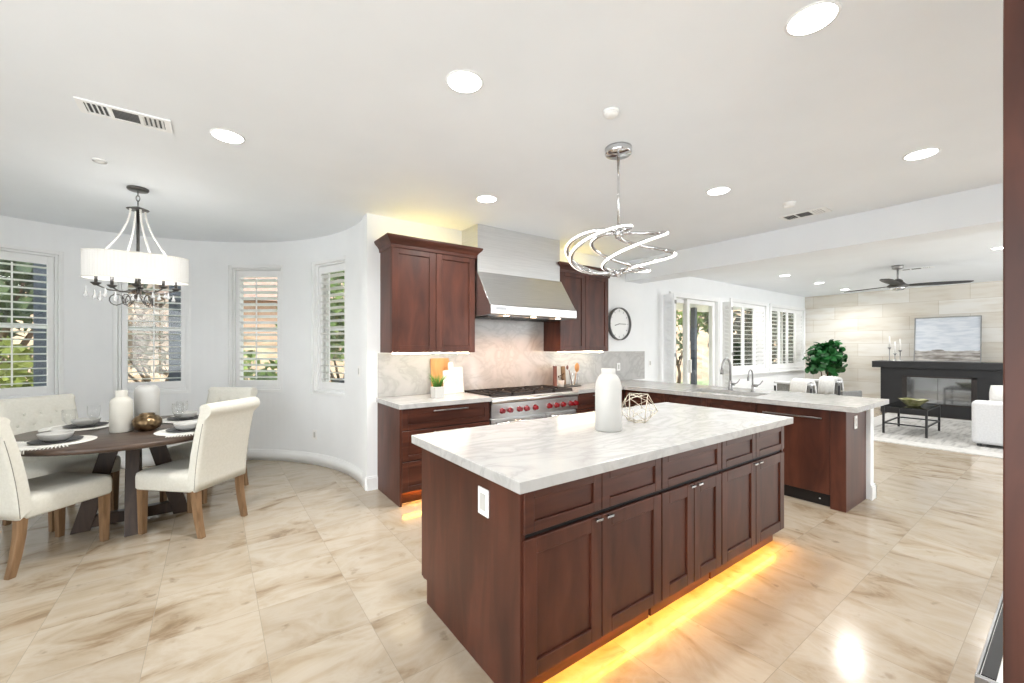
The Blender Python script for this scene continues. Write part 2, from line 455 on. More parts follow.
MW = {}
def link(name, mb, mat, matrix=None, bevel=0, seg=2, subsurf=0, autosm=True):
    me = bpy.data.meshes.new(name)
    vv = mb.v
    if matrix is not None:
        inv = matrix.inverted()
        vv = [tuple(inv @ Vector(p)) for p in vv]
    me.from_pydata(vv, [], mb.f)
    for p, s_ in zip(me.polygons, mb.sm): p.use_smooth = s_
    bm = bmesh.new(); bm.from_mesh(me)
    bmesh.ops.recalc_face_normals(bm, faces=bm.faces)
    bm.to_mesh(me); bm.free()
    me.materials.append(M[mat] if isinstance(mat, str) else mat)
    o = bpy.data.objects.new(name, me)
    C.objects.link(o)
    if bevel:
        md = o.modifiers.new('edge', 'BEVEL'); md.width = bevel; md.segments = seg; md.limit_method = 'ANGLE'; md.angle_limit = rad(40)
    if subsurf:
        md = o.modifiers.new('smooth', 'SUBSURF'); md.levels = subsurf; md.render_levels = subsurf
    return o

def thing(name, label, cat, loc=(0, 0, 0), rz=0, group=None, kind=None):
    o = bpy.data.objects.new(name, None)
    C.objects.link(o)
    o.location = loc; o.rotation_euler = (0, 0, rz)
    o.empty_display_size = 0.1
    MW[o.name] = Matrix.Translation(loc) @ Matrix.Rotation(rz, 4, 'Z')
    if kind: o['kind'] = kind
    if label: o['label'] = label
    if cat: o['category'] = cat
    if group: o['group'] = group
    return o

def part(name, mb, mat, parent, bevel=0, label=None, local=False, **kw):
    mtx = MW[parent.name]
    o = link(name, mb, mat, None if local else mtx, bevel, **kw)
    o.parent = parent
    MW[o.name] = mtx
    if label: o['label'] = label
    return o

def single(name, mb, mat, label, cat, loc=(0, 0, 0), group=None, bevel=0, kind=None, local=False, rz=0, **kw):
    mtx = Matrix.Translation(loc) @ Matrix.Rotation(rz, 4, 'Z')
    o = link(name, mb, mat, None if local else mtx, bevel, **kw)
    o.location = loc; o.rotation_euler = (0, 0, rz)
    MW[o.name] = mtx
    if kind: o['kind'] = kind
    if label: o['label'] = label
    if cat: o['category'] = cat
    if group: o['group'] = group
    return o

def struct(name, mb, mat, bevel=0, label=None, **kw):
    o = link(name, mb, mat, None, bevel, **kw)
    MW[o.name] = Matrix.Identity(4)
    o['kind'] = 'structure'
    return o

def dup(root, loc, rz, label, group=None):
    r = root.copy(); C.objects.link(r)
    r.location = loc; r.rotation_euler = (0, 0, rz)
    MW[r.name] = Matrix.Translation(loc) @ Matrix.Rotation(rz, 4, 'Z')
    r['label'] = label
    if group: r['group'] = group
    for ch in list(root.children):
        c = ch.copy(); C.objects.link(c); c.parent = r
        for g in list(ch.children):
            d = g.copy(); C.objects.link(d); d.parent = c
    return r

# ------------------------------------------------------------------ room shell
CH = 2.76
YW = 4.18      # range wall
YL = 4.33      # living room window wall
BC, BR = (-0.85, 4.5), 2.12     # dining bay
XS = 12.7      # stone wall

def arc(a0, a1, r, n):
    return [(BC[0] + r * math.cos(rad(a0 + (a1 - a0) * i / n)), BC[1] + r * math.sin(rad(a0 + (a1 - a0) * i / n))) for i in range(n + 1)]

mb = MB().prism([(-3.2, -3.2), (13.0, -3.2), (13.0, 7.0), (-3.2, 7.0)], -0.12, 0.0)
struct('floor', mb, 'floor')
struct('ceiling', MB().prism([(-3.2, -3.2), (13.0, -3.2), (13.0, 7.0), (-3.2, 7.0)], CH, CH + 0.15), 'ceil')

WIN = [(20.7, 9.3), (51.8, 9.7), (82.4, 9.9), (112.7, 9.9)]      # centre angle, half angle
SILL, HEAD = 0.86, 2.47
mb = MB()
def wall_seg(mb, a0, a1, z0, z1):
    n = max(2, int(abs(a1 - a0) / 2.0))
    pi_, po = arc(a0, a1, BR, n), arc(a0, a1, BR + 0.17, n)
    rings = []
    for (p, q) in zip(pi_, po):
        rings.append([(p[0], p[1], z0), (q[0], q[1], z0), (q[0], q[1], z1), (p[0], p[1], z1)])
    mb.loft(rings, True, True, False)
a = -7.0
for c, h in WIN:
    wall_seg(mb, a, c - h, 0, CH)
    wall_seg(mb, c - h, c + h, 0, SILL)
    wall_seg(mb, c - h, c + h, HEAD, CH)
    a = c + h
wall_seg(mb, a, 190, 0, CH)
for i in range(len(mb.sm)): mb.sm[i] = False
struct('wall_bay', mb, 'wall')
mb = MB()
prof = [(0, 0), (0.016, 0), (0.016, 0.09), (0.011, 0.105), (0.006, 0.112), (0.006, 0.13), (0, 0.135)]
rings = []
n = 90
for i in range(n + 1):
    ang = rad(-8.7 + (190 + 8.7) * i / n)
    rings.append([(BC[0] + (BR - d) * math.cos(ang), BC[1] + (BR - d) * math.sin(ang), z) for d, z in prof])
mb.loft(rings, True, True, True)
struct('baseboard_bay', mb, 'trim')

mb = MB().box(1.245, 5.67, YW, YW + 0.15, 0, CH)
struct('wall_range', mb, 'wall')
struct('baseboard_range', MB().box(1.243, 1.352, YW - 0.016, YW, 0, 0.12).box(1.243, 1.352, YW - 0.008, YW, 0.12, 0.135), 'trim')
# living window wall with door and window openings
mb = MB()
DX0, DX1, DZ1 = 6.66, 8.24, 2.36
WX = [(8.78, 10.38), (10.62, 12.58)]
WZ0, WZ1 = 0.93, 2.40
T = 0.18
mb.box(5.67, DX0, YL, YL + T, 0, CH)
mb.box(DX0, DX1, YL, YL + T, DZ1, CH)
mb.box(DX1, WX[0][0], YL, YL + T, 0, CH)
mb.box(WX[0][1], WX[1][0], YL, YL + T, 0, CH)
mb.box(WX[1][1], XS + 0.2, YL, YL + T, 0, CH)
for x0, x1 in WX:
    mb.box(x0, x1, YL, YL + T, 0, WZ0).box(x0, x1, YL, YL + T, WZ1, CH)
struct('wall_garden', mb, 'wall')
mb = MB()
for x0, x1 in ((5.68, DX0 - 0.1), (DX1 + 0.1, XS)):
    mb.box(x0, x1, YL - 0.016, YL, 0, 0.12).box(x0, x1, YL - 0.009, YL, 0.12, 0.135)
struct('baseboard_garden', mb, 'trim')
struct('wall_stone', MB().box(XS, XS + 0.2, -3.2, YL, 0, CH), 'stonewall')
struct('beam', MB().box(5.20, 5.57, -3.2, YW, 2.45, CH), 'ceil')
mb = MB().box(-3.2, -3.0, -3.2, -2.8, 0, CH).box(-3.2, -3.0, 2.3, 4.1, 0, CH).box(-3.2, -3.0, -2.8, 2.3, 2.5, CH)
struct('wall_west', mb, 'wall')  # unseen wall; its opening is added to let skylight in from the left
mb = MB().box(-3.2, -2.6, -3.3, -3.15, 0, CH).box(-2.6, -0.6, -3.3, -3.15, 2.55, CH).box(-0.6, 5.6, -3.3, -3.15, 0, CH).box(5.6, 12.4, -3.3, -3.15, 2.55, CH).box(12.4, 13.0, -3.3, -3.15, 0, CH)
struct('wall_rear', mb, 'wall')  # unseen wall, gaps shaped to light the sides and keep the island front dim

# plantation shutters ------------------------------------------------
def shutter(parent, u0, u1, z0, z1, d0, tilt, frame_w=0.05, pitch=0.076, blade=0.082, midrail=None, rod=True, xf=None, name='shutter_panel'):
    """one shutter panel in window coordinates: u across, d depth (0 = room side), z up"""
    fr = MB()
    fr.frame(u0, u1, d0, d0 + 0.028, z0, z1, frame_w, frame_w, 0.085, 0.085)
    spans = [(z0 + 0.085, z1 - 0.085)]
    if midrail:
        fr.box(u0 + frame_w, u1 - frame_w, d0, d0 + 0.028, midrail - 0.035, midrail + 0.035)
        spans = [(z0 + 0.085, midrail - 0.035), (midrail + 0.035, z1 - 0.085)]
    lv, rd = MB(), MB()
    for a_, b_ in spans:
        k = max(1, round((b_ - a_) / pitch)); p = (b_ - a_) / k
        for i in range(k):
            zc = a_ + p * (i + 0.5)
            m_ = Matrix.Translation((0, d0 + 0.014, zc)) @ Matrix.Rotation(tilt, 4, 'X')
            prof_ = [(-blade / 2, 0), (-blade / 4, 0.0045), (blade / 4, 0.0045), (blade / 2, 0), (blade / 4, -0.0045), (-blade / 4, -0.0045)]
            lv.prism(prof_, u0 + frame_w + 0.002, u1 - frame_w - 0.002, 'x', m_)
        if rod:
            uc = (u0 + u1) / 2
            rd.box(uc - 0.006, uc + 0.006, d0 - 0.046, d0 - 0.034, a_ + 0.02, b_ - 0.02)
    for b_ in (fr, lv, rd):
        if xf: b_.v = [tuple(xf @ Vector(p)) for p in b_.v]
    f = part(name, fr, 'trim', parent, local=True, bevel=0.003)
    part('louvers', lv, 'trim', f, local=True)
    if rod: part('tilt_rod', rd, 'trim', f, local=True)
    return f

def bay_window(idx, ang, half, sash, tilt):
    c = Vector((BC[0] + BR * math.cos(rad(half)) * math.cos(rad(ang)), BC[1] + BR * math.cos(rad(half)) * math.sin(rad(ang)), 0))
    rz = rad(ang - 90)       # local +y points outward
    r = thing('window_%d' % idx, None, None, c, rz, kind='structure')
    hw = BR * math.sin(rad(half))
    H0, H1 = SILL, HEAD
    # outer casing lining the opening, then an inner step
    fr = MB()
    fw = 0.035
    fr.frame(-hw - 0.014, hw + 0.014, 0.014, 0.20, H0 - 0.004, H1 + 0.004, fw + 0.014, fw + 0.014, fw + 0.004, fw + 0.004)
    g0, g1 = -hw + fw, hw - fw
    fr.frame(g0, g1, 0.045, 0.20, H0 + fw, H1 - fw, 0.025)
    part('casing', fr, 'trim', r, local=True, bevel=0.004)
    k = fw + 0.027
    shutter(r, -hw + k, hw - k, H0 + k, H1 - k, 0.06, tilt)
    sh = MB()
    e = 0.045
    sh.frame(g0 + 0.0255, g1 - 0.0255, 0.135, 0.175, H0 + fw + 0.0255, H1 - fw - 0.0255, e - 0.025)
    sh.box(g0 + e, g1 - e, 0.137, 0.175, 1.63, 1.68)
    part('sash', sh, 'trim', r, local=True, bevel=0.003)
    part('pane', MB().box(g0 + 0.03, g1 - 0.03, 0.15, 0.156, H0 + fw + 0.03, H1 - fw - 0.03), 'pane', r, local=True)
    return r
for i, ((a_, h_), t_) in enumerate(zip(WIN, (rad(-15), rad(-22), rad(-7), rad(-7)))):
    bay_window(i + 1, a_, h_, 'trim', t_)

# living room windows with four shutter leaves each
def living_window(idx, x0, x1, tilts):
    r = thing('window_%d' % idx, None, None, (x0, YL, 0), 0, kind='structure')
    W_ = x1 - x0
    fr = MB()
    f = 0.06
    fr.frame(-f, W_ + f, -0.035, 0.0, WZ0 - f, WZ1 + f, f + 0.018)
    fr.box(-f - 0.02, W_ + f + 0.02, -0.055, 0.0, WZ0 - f - 0.03, WZ0 - f)
    part('casing', fr, 'trim', r, local=True, bevel=0.005)
    k = len(tilts)
    for i, t_ in enumerate(tilts):
        u0 = 0.02 + (W_ - 0.04) * i / k; u1 = 0.02 + (W_ - 0.04) * (i + 1) / k
        shutter(r, u0 + 0.002, u1 - 0.002, WZ0 + 0.02, WZ1 - 0.02, 0.0, t_, frame_w=0.055, pitch=0.088, blade=0.089, rod=False)
    sh = MB()
    sh.frame(0, W_, 0.11, 0.15, WZ0, WZ1, 0.05)
    sh.box(W_ / 2 - 0.03, W_ / 2 + 0.03, 0.11, 0.15, WZ0 + 0.05, WZ1 - 0.05)
    part('sash', sh, 'trim', r, local=True)
    part('pane', MB().box(0, W_, 0.127, 0.133, WZ0, WZ1), 'pane', r, local=True)
living_window(5, WX[0][0], WX[0][1], (rad(0), rad(0), rad(-68)))
living_window(6, WX[1][0], WX[1][1], (rad(-14), rad(0), rad(-10), rad(-68)))

# sliding patio door
r = thing('door_1', None, None, (DX0, YL, 0), 0, kind='structure')
W_ = DX1 - DX0
fr = MB()
f = 0.07
fr.frame(-f, W_ + f, -0.025, 0.0, 0, DZ1 + f, f + 0.02, f + 0.02, 0, f + 0.02).frame(0, W_, 0.0005, 0.16, 0, DZ1, 0.02, 0.02, 0.03, 0.02)
part('door_frame', fr, 'trim', r, local=True, bevel=0.005)
def leaf(u0, u1, d, nm):
    m_ = MB()
    e = 0.085
    m_.frame(u0, u1, d, d + 0.045, 0.031, DZ1 - 0.021, e, e, 0.14, 0.08)
    l_ = part(nm, m_, 'trim', r, local=True, bevel=0.004)
    part('pane', MB().box(u0 + e, u1 - e, d + 0.02, d + 0.026, 0.17, DZ1 - 0.1), 'pane', l_, local=True)
    return l_
leaf(0.021, W_ * 0.42, 0.10, 'fixed_panel')
lf = leaf(W_ * 0.36, W_ - 0.021, 0.04, 'sliding_panel')
part('handle', MB().box(W_ * 0.36 + 0.03, W_ * 0.36 + 0.05, -0.02, 0.04, 0.95, 1.2), 'plastic', lf, local=True, bevel=0.004)
# folded shutter leaves at both jambs of the patio door
def folded(x, ang_a, wa, label):
    t = thing('folding_shutter', label, 'shutter', (x, YL, 0), 0, group='shutters folded back at the patio door')
    xf1 = Matrix.Translation((0, -0.06, 0)) @ Matrix.Rotation(ang_a, 4, 'Z')
    shutter(t, 0.0, wa, 0.03, 2.34, -0.014, rad(-60), frame_w=0.05, pitch=0.08, blade=0.085, rod=False, xf=xf1, name='shutter_leaf')
    tip = xf1 @ Vector((wa, 0, 0))
    xf2 = Matrix.Translation((tip.x + 0.035, tip.y, 0)) @ Matrix.Rotation(ang_a + PI + 0.12, 4, 'Z')
    shutter(t, 0.0, wa * 0.92, 0.03, 2.34, -0.014, rad(-60), frame_w=0.05, pitch=0.08, blade=0.085, rod=False, xf=xf2, name='shutter_leaf')
    for z in (0.4, 1.3, 2.2):
        hg = MB().box(tip.x - 0.006, tip.x + 0.04, tip.y - 0.012, tip.y - 0.004, z - 0.03, z + 0.03)
        part('hinge', hg, 'nickel', t, local=True)
folded(6.34, rad(-92), 0.21, 'white louvred shutter folded against the left jamb of the patio door')
folded(8.33, rad(-92), 0.18, 'white louvred shutter folded between the patio door and the window')

# ------------------------------------------------------------------ cabinets
def shaker(name, parent, face, front, u0, u1, z0, z1, stile=0.062, rail=None, mat='wood', g=0.0025):
    rail = rail or stile
    m_ = MB()
    a0, a1, b0, b1 = u0 + g, u1 - g, z0 + g, z1 - g
    m_.fbox(face, front, a0, a0 + stile, 0, 0.021, b0, b1).fbox(face, front, a1 - stile, a1, 0, 0.021, b0, b1)
    m_.fbox(face, front, a0 + stile, a1 - stile, 0, 0.021, b1 - rail, b1).fbox(face, front, a0 + stile, a1 - stile, 0, 0.021, b0, b0 + rail)
    m_.fbox(face, front, a0 + stile, a1 - stile, 0.011, 0.021, b0 + rail, b1 - rail)
    return part(name, m_, mat, parent, bevel=0.0022, seg=1)

def bar_handle(parent, face, front, u0, u1, z):
    m_ = MB()
    m_.fbox(face, front, u0, u1, -0.03, -0.02, z - 0.006, z + 0.006)
    m_.fbox(face, front, u0 + 0.02, u0 + 0.03, -0.022, 0.003, z - 0.005, z + 0.005).fbox(face, front, u1 - 0.03, u1 - 0.02, -0.022, 0.003, z - 0.005, z + 0.005)
    return part('handle', m_, 'nickel', parent, bevel=0.002, seg=1)

def tab_pull(parent, face, front, u0, u1, z):
    m_ = MB()
    m_.fbox(face, front, u0, u1, -0.022, -0.012, z - 0.005, z + 0.005).fbox(face, front, (u0 + u1) / 2 - 0.005, (u0 + u1) / 2 + 0.005, -0.014, 0.003, z - 0.005, z + 0.005)
    return part('pull', m_, 'chrome', parent, bevel=0.0015, seg=1)

# island: three cabinet units under one worktop
IF = 1.27
GI = 'base cabinets of the kitchen island'
def island_unit(x0, x1, label, drawers, doors, first=False, last=False):
    t = thing('island_cabinet', label, 'cabinet', ((x0 + x1) / 2, 1.75, 0), group=GI)
    body = MB().box(x0 + (0.02 if first else 0), x1 - (0.02 if last else 0), IF + 0.022, 2.18, 0.115, 0.873)
    part('carcass', body, 'dark', t)
    part('toe_kick', MB().box(x0 + 0.01, x1 - 0.01, 1.345, 2.10, 0, 0.115), 'woodh', t)
    part('back_panel', MB().box(x0, x1, 2.18, 2.205, 0.115, 0.873), 'wood', t)
    for a_, b_ in drawers:
        shaker('drawer', t, '-y', IF, a_, b_, 0.69, 0.868, 0.05, 0.042, 'woodh')
    for a_, b_, side in doors:
        d_ = shaker('door', t, '-y', IF, a_, b_, 0.115, 0.672, 0.064)
        if side > 0: tab_pull(d_, '-y', IF, b_ - 0.058, b_ - 0.014, 0.66)
        else: tab_pull(d_, '-y', IF, a_ + 0.014, a_ + 0.058, 0.66)
    if first:
        poly = [(IF + 0.012, 0.0), (IF + 0.012, 0.873), (2.215, 0.873), (2.215, 0.125), (2.145, 0.125), (2.145, 0)]
        part('end_panel', MB().prism(poly, x0 - 0.005, x0 + 0.02, 'x'), 'wood', t, bevel=0.002)
    if last:
        poly = [(IF + 0.012, 0.115), (IF + 0.012, 0.873), (2.215, 0.873), (2.215, 0.115)]
        part('end_panel', MB().prism(poly, x1 - 0.02, x1 + 0.005, 'x'), 'wood', t, bevel=0.002)
    return t
island_unit(0.972, 1.87, 'dark mahogany island cabinet nearest the camera, two wide doors, end panel with white outlet', [(0.977, 1.42), (1.42, 1.868)], [(0.977, 1.42, 1), (1.42, 1.868, -1)], first=True)
island_unit(1.87, 2.47, 'middle dark mahogany island cabinet, one wide drawer over two narrow doors', [(1.872, 2.468)], [(1.872, 2.17, 1), (2.17, 2.468, -1)])
island_unit(2.47, 3.355, 'far dark mahogany island cabinet, two drawers over two doors, beside the dishwasher aisle', [(2.472, 2.91), (2.91, 3.35)], [(2.472, 2.91, 1), (2.91, 3.35, -1)], last=True)
single('island_worktop', MB().box(0.925, 3.395, 1.228, 2.262, 0.874, 0.92), 'stone', 'long white veined stone worktop on the dark island', 'countertop', (2.16, 1.74, 0.874), bevel=0.003)
single('light_strip', MB().box(1.02, 3.33, 1.322, 1.334, 0.1, 0.112), 'amberled', 'amber light strip glowing under the front of the island', 'light strip', (2.2, 1.328, 0.085))

def outlet(name, label, cat, c, face, w=0.075, h=0.118, kind='duplex', grp=None):
    t = thing(name, label, cat, c, group=grp)
    pl = MB(); ins = MB()
    X, Y, Z = c
    def bx(m_, u0, u1, d0, d1, z0, z1):
        if face == '-x': m_.box(X - d1, X - d0, Y + u0, Y + u1, Z + z0, Z + z1)
        elif face == '-y': m_.box(X + u0, X + u1, Y - d1, Y - d0, Z + z0, Z + z1)
    bx(pl, -w / 2, w / 2, 0, 0.006, -h / 2, h / 2)
    p = part('cover_plate', pl, 'plastic', t, bevel=0.002)
    bx(ins, -w * 0.24, w * 0.24, 0.006, 0.009, -h * 0.3, h * 0.3)
    part('socket' if kind == 'duplex' else 'rocker', ins, 'white', t, bevel=0.001)
    return t
outlet('outlet_plate', 'white outlet plate on the end panel of the island', 'electrical outlet', (0.967, 1.545, 0.745), '-x', 0.085, 0.12)
outlet('outlet_plate', 'small pinkish white outlet plate on the end panel of the peninsula', 'electrical outlet', (4.66, 1.199, 0.755), '-y', 0.07, 0.115)
outlet('outlet_plate', 'white outlet plate on the wall between the clock wall and patio shutter', 'electrical outlet', (6.03, YL, 1.16), '-y', 0.075, 0.115)

# range wall base cabinet with three drawers
BF = 3.57
def base_unit(x0, x1, label, rows, handle=None, end=False, front=BF):
    t = thing('base_cabinet', label, 'cabinet', ((x0 + x1) / 2, 3.88, 0))
    part('carcass', MB().box(x0 + (0.02 if end else 0), x1, front + 0.022, YW - 0.002, 0.125, 0.873), 'dark', t)
    part('toe_kick', MB().box(x0 + (0.02 if end else 0), x1, front + 0.075, YW - 0.002, 0, 0.125), 'woodh', t)
    for z0, z1 in rows:
        d_ = shaker('drawer', t, '-y', front, x0 + (0.02 if end else 0), x1, z0, z1, 0.058, 0.05, 'woodh')
        if handle: bar_handle(d_, '-y', front, handle[0], handle[1], z1 - 0.035)
    if end:
        poly = [(front, 0.0), (front, 0.873), (YW - 0.002, 0.873), (YW - 0.002, 0)]
        part('end_panel', MB().prism(poly, x0 - 0.002, x0 + 0.02, 'x'), 'wood', t, bevel=0.002)
    return t
base_unit(1.352, 2.305, 'mahogany base cabinet with three wide drawers left of the range', [(0.675, 0.868), (0.395, 0.67), (0.115, 0.39)], (1.67, 2.04), True)
base_unit(3.545, 4.418, 'mahogany base cabinet with drawers right of the range behind the white bottle', [(0.675, 0.868), (0.395, 0.67), (0.115, 0.39)], (3.80, 4.15))
single('light_strip', MB().box(1.40, 2.29, 3.61, 3.622, 0.111, 0.122), 'amberled', 'orange light strip under the drawer cabinet left of the range', 'light strip', (1.85, 3.6, 0.092))
single('worktop', MB().box(1.335, 2.308, 3.535, YW - 0.002, 0.874, 0.92), 'stone', 'white stone worktop left of the range carrying the potted grass', 'countertop', (1.82, 3.85, 0.874), bevel=0.003)

# peninsula -----------------------------------------------------------
PX = 4.42
def pen_unit(name, label, cat, y0, y1, doors, false_front=True):
    t = thing(name, label, cat, (4.7, (y0 + y1) / 2, 0), group=None)
    part('carcass', MB().box(PX + 0.022, 4.97, y0, y1, 0.105, 0.873 if not name.startswith('sink') else 0.68), 'dark', t)
    part('toe_kick', MB().box(PX + 0.06, 4.97, y0, y1, 0, 0.105), 'dark', t)
    for a_, b_ in doors:
        shaker('drawer', t, '-x', PX, a_, b_, 0.69, 0.868, 0.05, 0.042, 'woodh')
        shaker('door', t, '-x', PX, a_, b_, 0.115, 0.685, 0.062)
    return t
pen_unit('sink_cabinet', 'mahogany sink base cabinet in the peninsula below the faucet', 'cabinet', 1.93, 2.97, [(1.93, 2.45), (2.45, 2.97)])
pen_unit('corner_cabinet', 'mahogany cabinet in the inner corner of the peninsula behind the wire ornament', 'cabinet', 2.97, 3.565, [(2.97, 3.565)])
t = thing('dishwasher', 'panelled mahogany dishwasher with a long bar handle at the end of the peninsula', 'dishwasher', (4.7, 1.62, 0))
part('tub', MB().box(PX + 0.03, 4.97, 1.316, 1.928, 0.105, 0.87), 'dark', t)
d_ = part('door', MB().box(PX, PX + 0.024, 1.318, 1.926, 0.118, 0.866), 'wood', t, bevel=0.003)
bar_handle(d_, '-x', PX, 1.37, 1.86, 0.79)
part('toe_kick', MB().box(PX + 0.05, 4.97, 1.316, 1.928, 0, 0.105), 'dark', t)
part('indicator_lamp', MB().box(PX + 0.046, PX + 0.05, 1.40, 1.412, 0.05, 0.058), 'plastic', t)
t = thing('end_filler', 'tall mahogany end panel closing the near end of the peninsula', 'cabinet panel', (4.7, 1.25, 0))
part('front_stile', MB().box(PX - 0.002, PX + 0.03, 1.205, 1.314, 0, 0.872), 'wood', t, bevel=0.002)
part('side_panel', MB().box(PX, 4.972, 1.20, 1.222, 0, 0.872), 'wood', t, bevel=0.002)
struct('wall_pony', MB().box(4.985, 5.085, 1.17, 4.17, 0, 0.872), 'wall')
mb = MB()
mb.box(4.973, 5.101, 1.154, 1.17, 0, 0.12).box(5.085, 5.101, 1.154, 4.16, 0, 0.12).box(4.98, 5.094, 1.161, 1.17, 0.12, 0.135).box(5.085, 5.094, 1.161, 4.16, 0.12, 0.135)
struct('baseboard_pony', mb, 'trim')
SX0, SX1, SY0, SY1 = 4.50, 4.915, 1.99, 2.79
z0, z1 = 0.874, 0.92
mb = MB()
mb.box(3.54, 4.372, 3.535, YW - 0.002, z0, z1)
mb.box(4.372, 5.35, SY1, YW - 0.002, z0, z1).box(4.372, 5.35, 1.115, SY0, z0, z1).box(4.372, SX0, SY0, SY1, z0, z1).box(SX1, 5.35, SY0, SY1, z0, z1)
single('worktop', mb, 'stone', 'white stone worktop running from the range along the peninsula around the sink', 'countertop', (4.7, 2.7, z0))
mb = MB()
zb = 0.70
mb.box(SX0 - 0.012, SX0 - 0.002, SY0 - 0.012, SY1 + 0.012, zb, z0 - 0.001).box(SX1 + 0.002, SX1 + 0.012, SY0 - 0.012, SY1 + 0.012, zb, z0 - 0.001)
mb.box(SX0 - 0.012, SX1 + 0.012, SY0 - 0.012, SY0 - 0.002, zb, z0 - 0.001).box(SX0 - 0.012, SX1 + 0.012, SY1 + 0.002, SY1 + 0.012, zb, z0 - 0.001)
mb.box(SX0 - 0.012, SX1 + 0.012, SY0 - 0.012, SY1 + 0.012, zb - 0.01, zb)
t = thing('sink', 'stainless undermount sink in the peninsula worktop', 'sink', (4.7, 2.39, zb))
part('basin', mb, 'steel', t)
part('drain', MB().cyl((4.7, 2.39, zb), (4.7, 2.39, zb + 0.004), 0.045), 'nickel', t)

def faucet(name, label, x, y, h, reach, lever, r=0.013):
    t = thing(name, label, 'faucet', (x, y, 0.92))
    part('base', MB().lathe([(0.03 * r / 0.013, 0), (0.03 * r / 0.013, 0.012), (0.022 * r / 0.013, 0.02), (0.02 * r / 0.013, h * 0.28), (r * 1.2, h * 0.3)], (x, y, 0.92), 20), 'nickel', t)
    pts = [(x, y, 0.92 + h * 0.28), (x, y, 0.92 + h * 0.72)]
    R_ = reach / 2
    for i in range(1, 11):
        a_ = PI * i / 10 * 0.97
        pts.append((x - R_ + R_ * math.cos(a_), y, 0.92 + h * 0.72 + (h * 0.28) * math.sin(a_)))
    e = pts[-1]
    pts.append((e[0] - 0.004, y, e[2] - h * 0.10))
    sp_ = part('spout', MB().tube(pts, r, 12), 'nickel', t)
    e = pts[-1]
    part('spray_head', MB().cyl((e[0], y, e[2] + 0.01), (e[0] - 0.006, y, e[2] - h * 0.13), r * 1.25, r * 1.5), 'nickel', t)
    if lever:
        part('lever', MB().cyl((x, y - 0.015, 0.99), (x, y - 0.05, 0.99), 0.016).tube([(x, y - 0.045, 0.99), (x + 0.01, y - 0.075, 1.01), (x + 0.02, y - 0.10, 1.05)], 0.006, 8), 'nickel', t)
    return t
faucet('kitchen_faucet', 'tall grey gooseneck faucet with side lever behind the sink', 5.0, 2.47, 0.37, 0.19, True)
faucet('filter_faucet', 'small slim gooseneck tap right of the tall faucet', 5.0, 2.22, 0.25, 0.10, True, 0.008)

# backsplash
mb = MB().box(1.352, 5.665, YW - 0.013, YW - 0.0005, 0.921, 1.366).box(2.305, 3.53, YW - 0.013, YW - 0.0005, 1.366, 1.83)
struct('trim_backsplash', mb, 'stone')
outlet('outlet_plate', 'light outlet plate on the stone splash near the clock', 'electrical outlet', (5.02, YW - 0.0135, 1.13), '-y', 0.075, 0.115)

# upper cabinets
def upper(x0, x1, label, z0=1.372, z1=2.40):
    t = thing('wall_cabinet', label, 'cabinet', ((x0 + x1) / 2, YW, z0))
    fy = 3.85
    part('carcass', MB().box(x0, x1, fy + 0.022, YW - 0.001, z0, z1), 'wood', t, bevel=0.002)
    xm = (x0 + x1) / 2
    for k, (a_, b_) in enumerate(((x0, xm), (xm, x1))):
        d_ = shaker('door', t, '-y', fy, a_, b_, z0, z1 - 0.002, 0.07)
        u = b_ - 0.05 if k == 0 else a_ + 0.012
        tab_pull(d_, '-y', fy, u, u + 0.038, z0 + 0.006)
    # crown moulding swept along left side, front and right side
    prof_ = [(0.0, -0.02), (0.012, -0.02), (0.014, 0.01), (0.03, 0.035), (0.055, 0.06), (0.062, 0.075), (0.062, 0.088), (0.0, 0.088)]
    path = [((x0, YW - 0.002), (-1, 0)), ((x0, fy), (-1, -1)), ((x1, fy), (1, -1)), ((x1, YW - 0.002), (1, 0))]
    rings = [[(p[0] + n_[0] * d, p[1] + n_[1] * d, z1 + z) for d, z in prof_] for p, n_ in path]
    cr = MB().loft(rings, True, True, False)
    cr.box(x0, x1, fy, YW - 0.002, z1 - 0.004, z1 + 0.008)
    part('crown_moulding', cr, 'woodh', t)
    return t
upper(1.378, 2.298, 'mahogany wall cabinet with two shaker doors left of the steel hood')
upper(3.535, 4.435, 'mahogany wall cabinet with two shaker doors right of the steel hood beside the clock')
for x0, x1, nm in ((1.42, 2.26, 'left'), (3.58, 4.40, 'right')):
    single('light_strip', MB().box(x0, x1, 3.93, 3.945, 1.362, 1.371), 'warmled', 'warm white light strip under the wall cabinet %s of the hood' % nm, 'light strip', ((x0 + x1) / 2, 4.03, 1.362))
for x0, x1, nm in ((1.42, 2.24, 'left'), (3.58, 4.40, 'right')):
    single('light_strip', MB().box(x0, x1, 4.06, 4.08, 2.409, 2.42), 'topled', 'yellow light strip on top of the wall cabinet %s of the hood' % nm, 'light strip', ((x0 + x1) / 2, 4.07, 2.41))

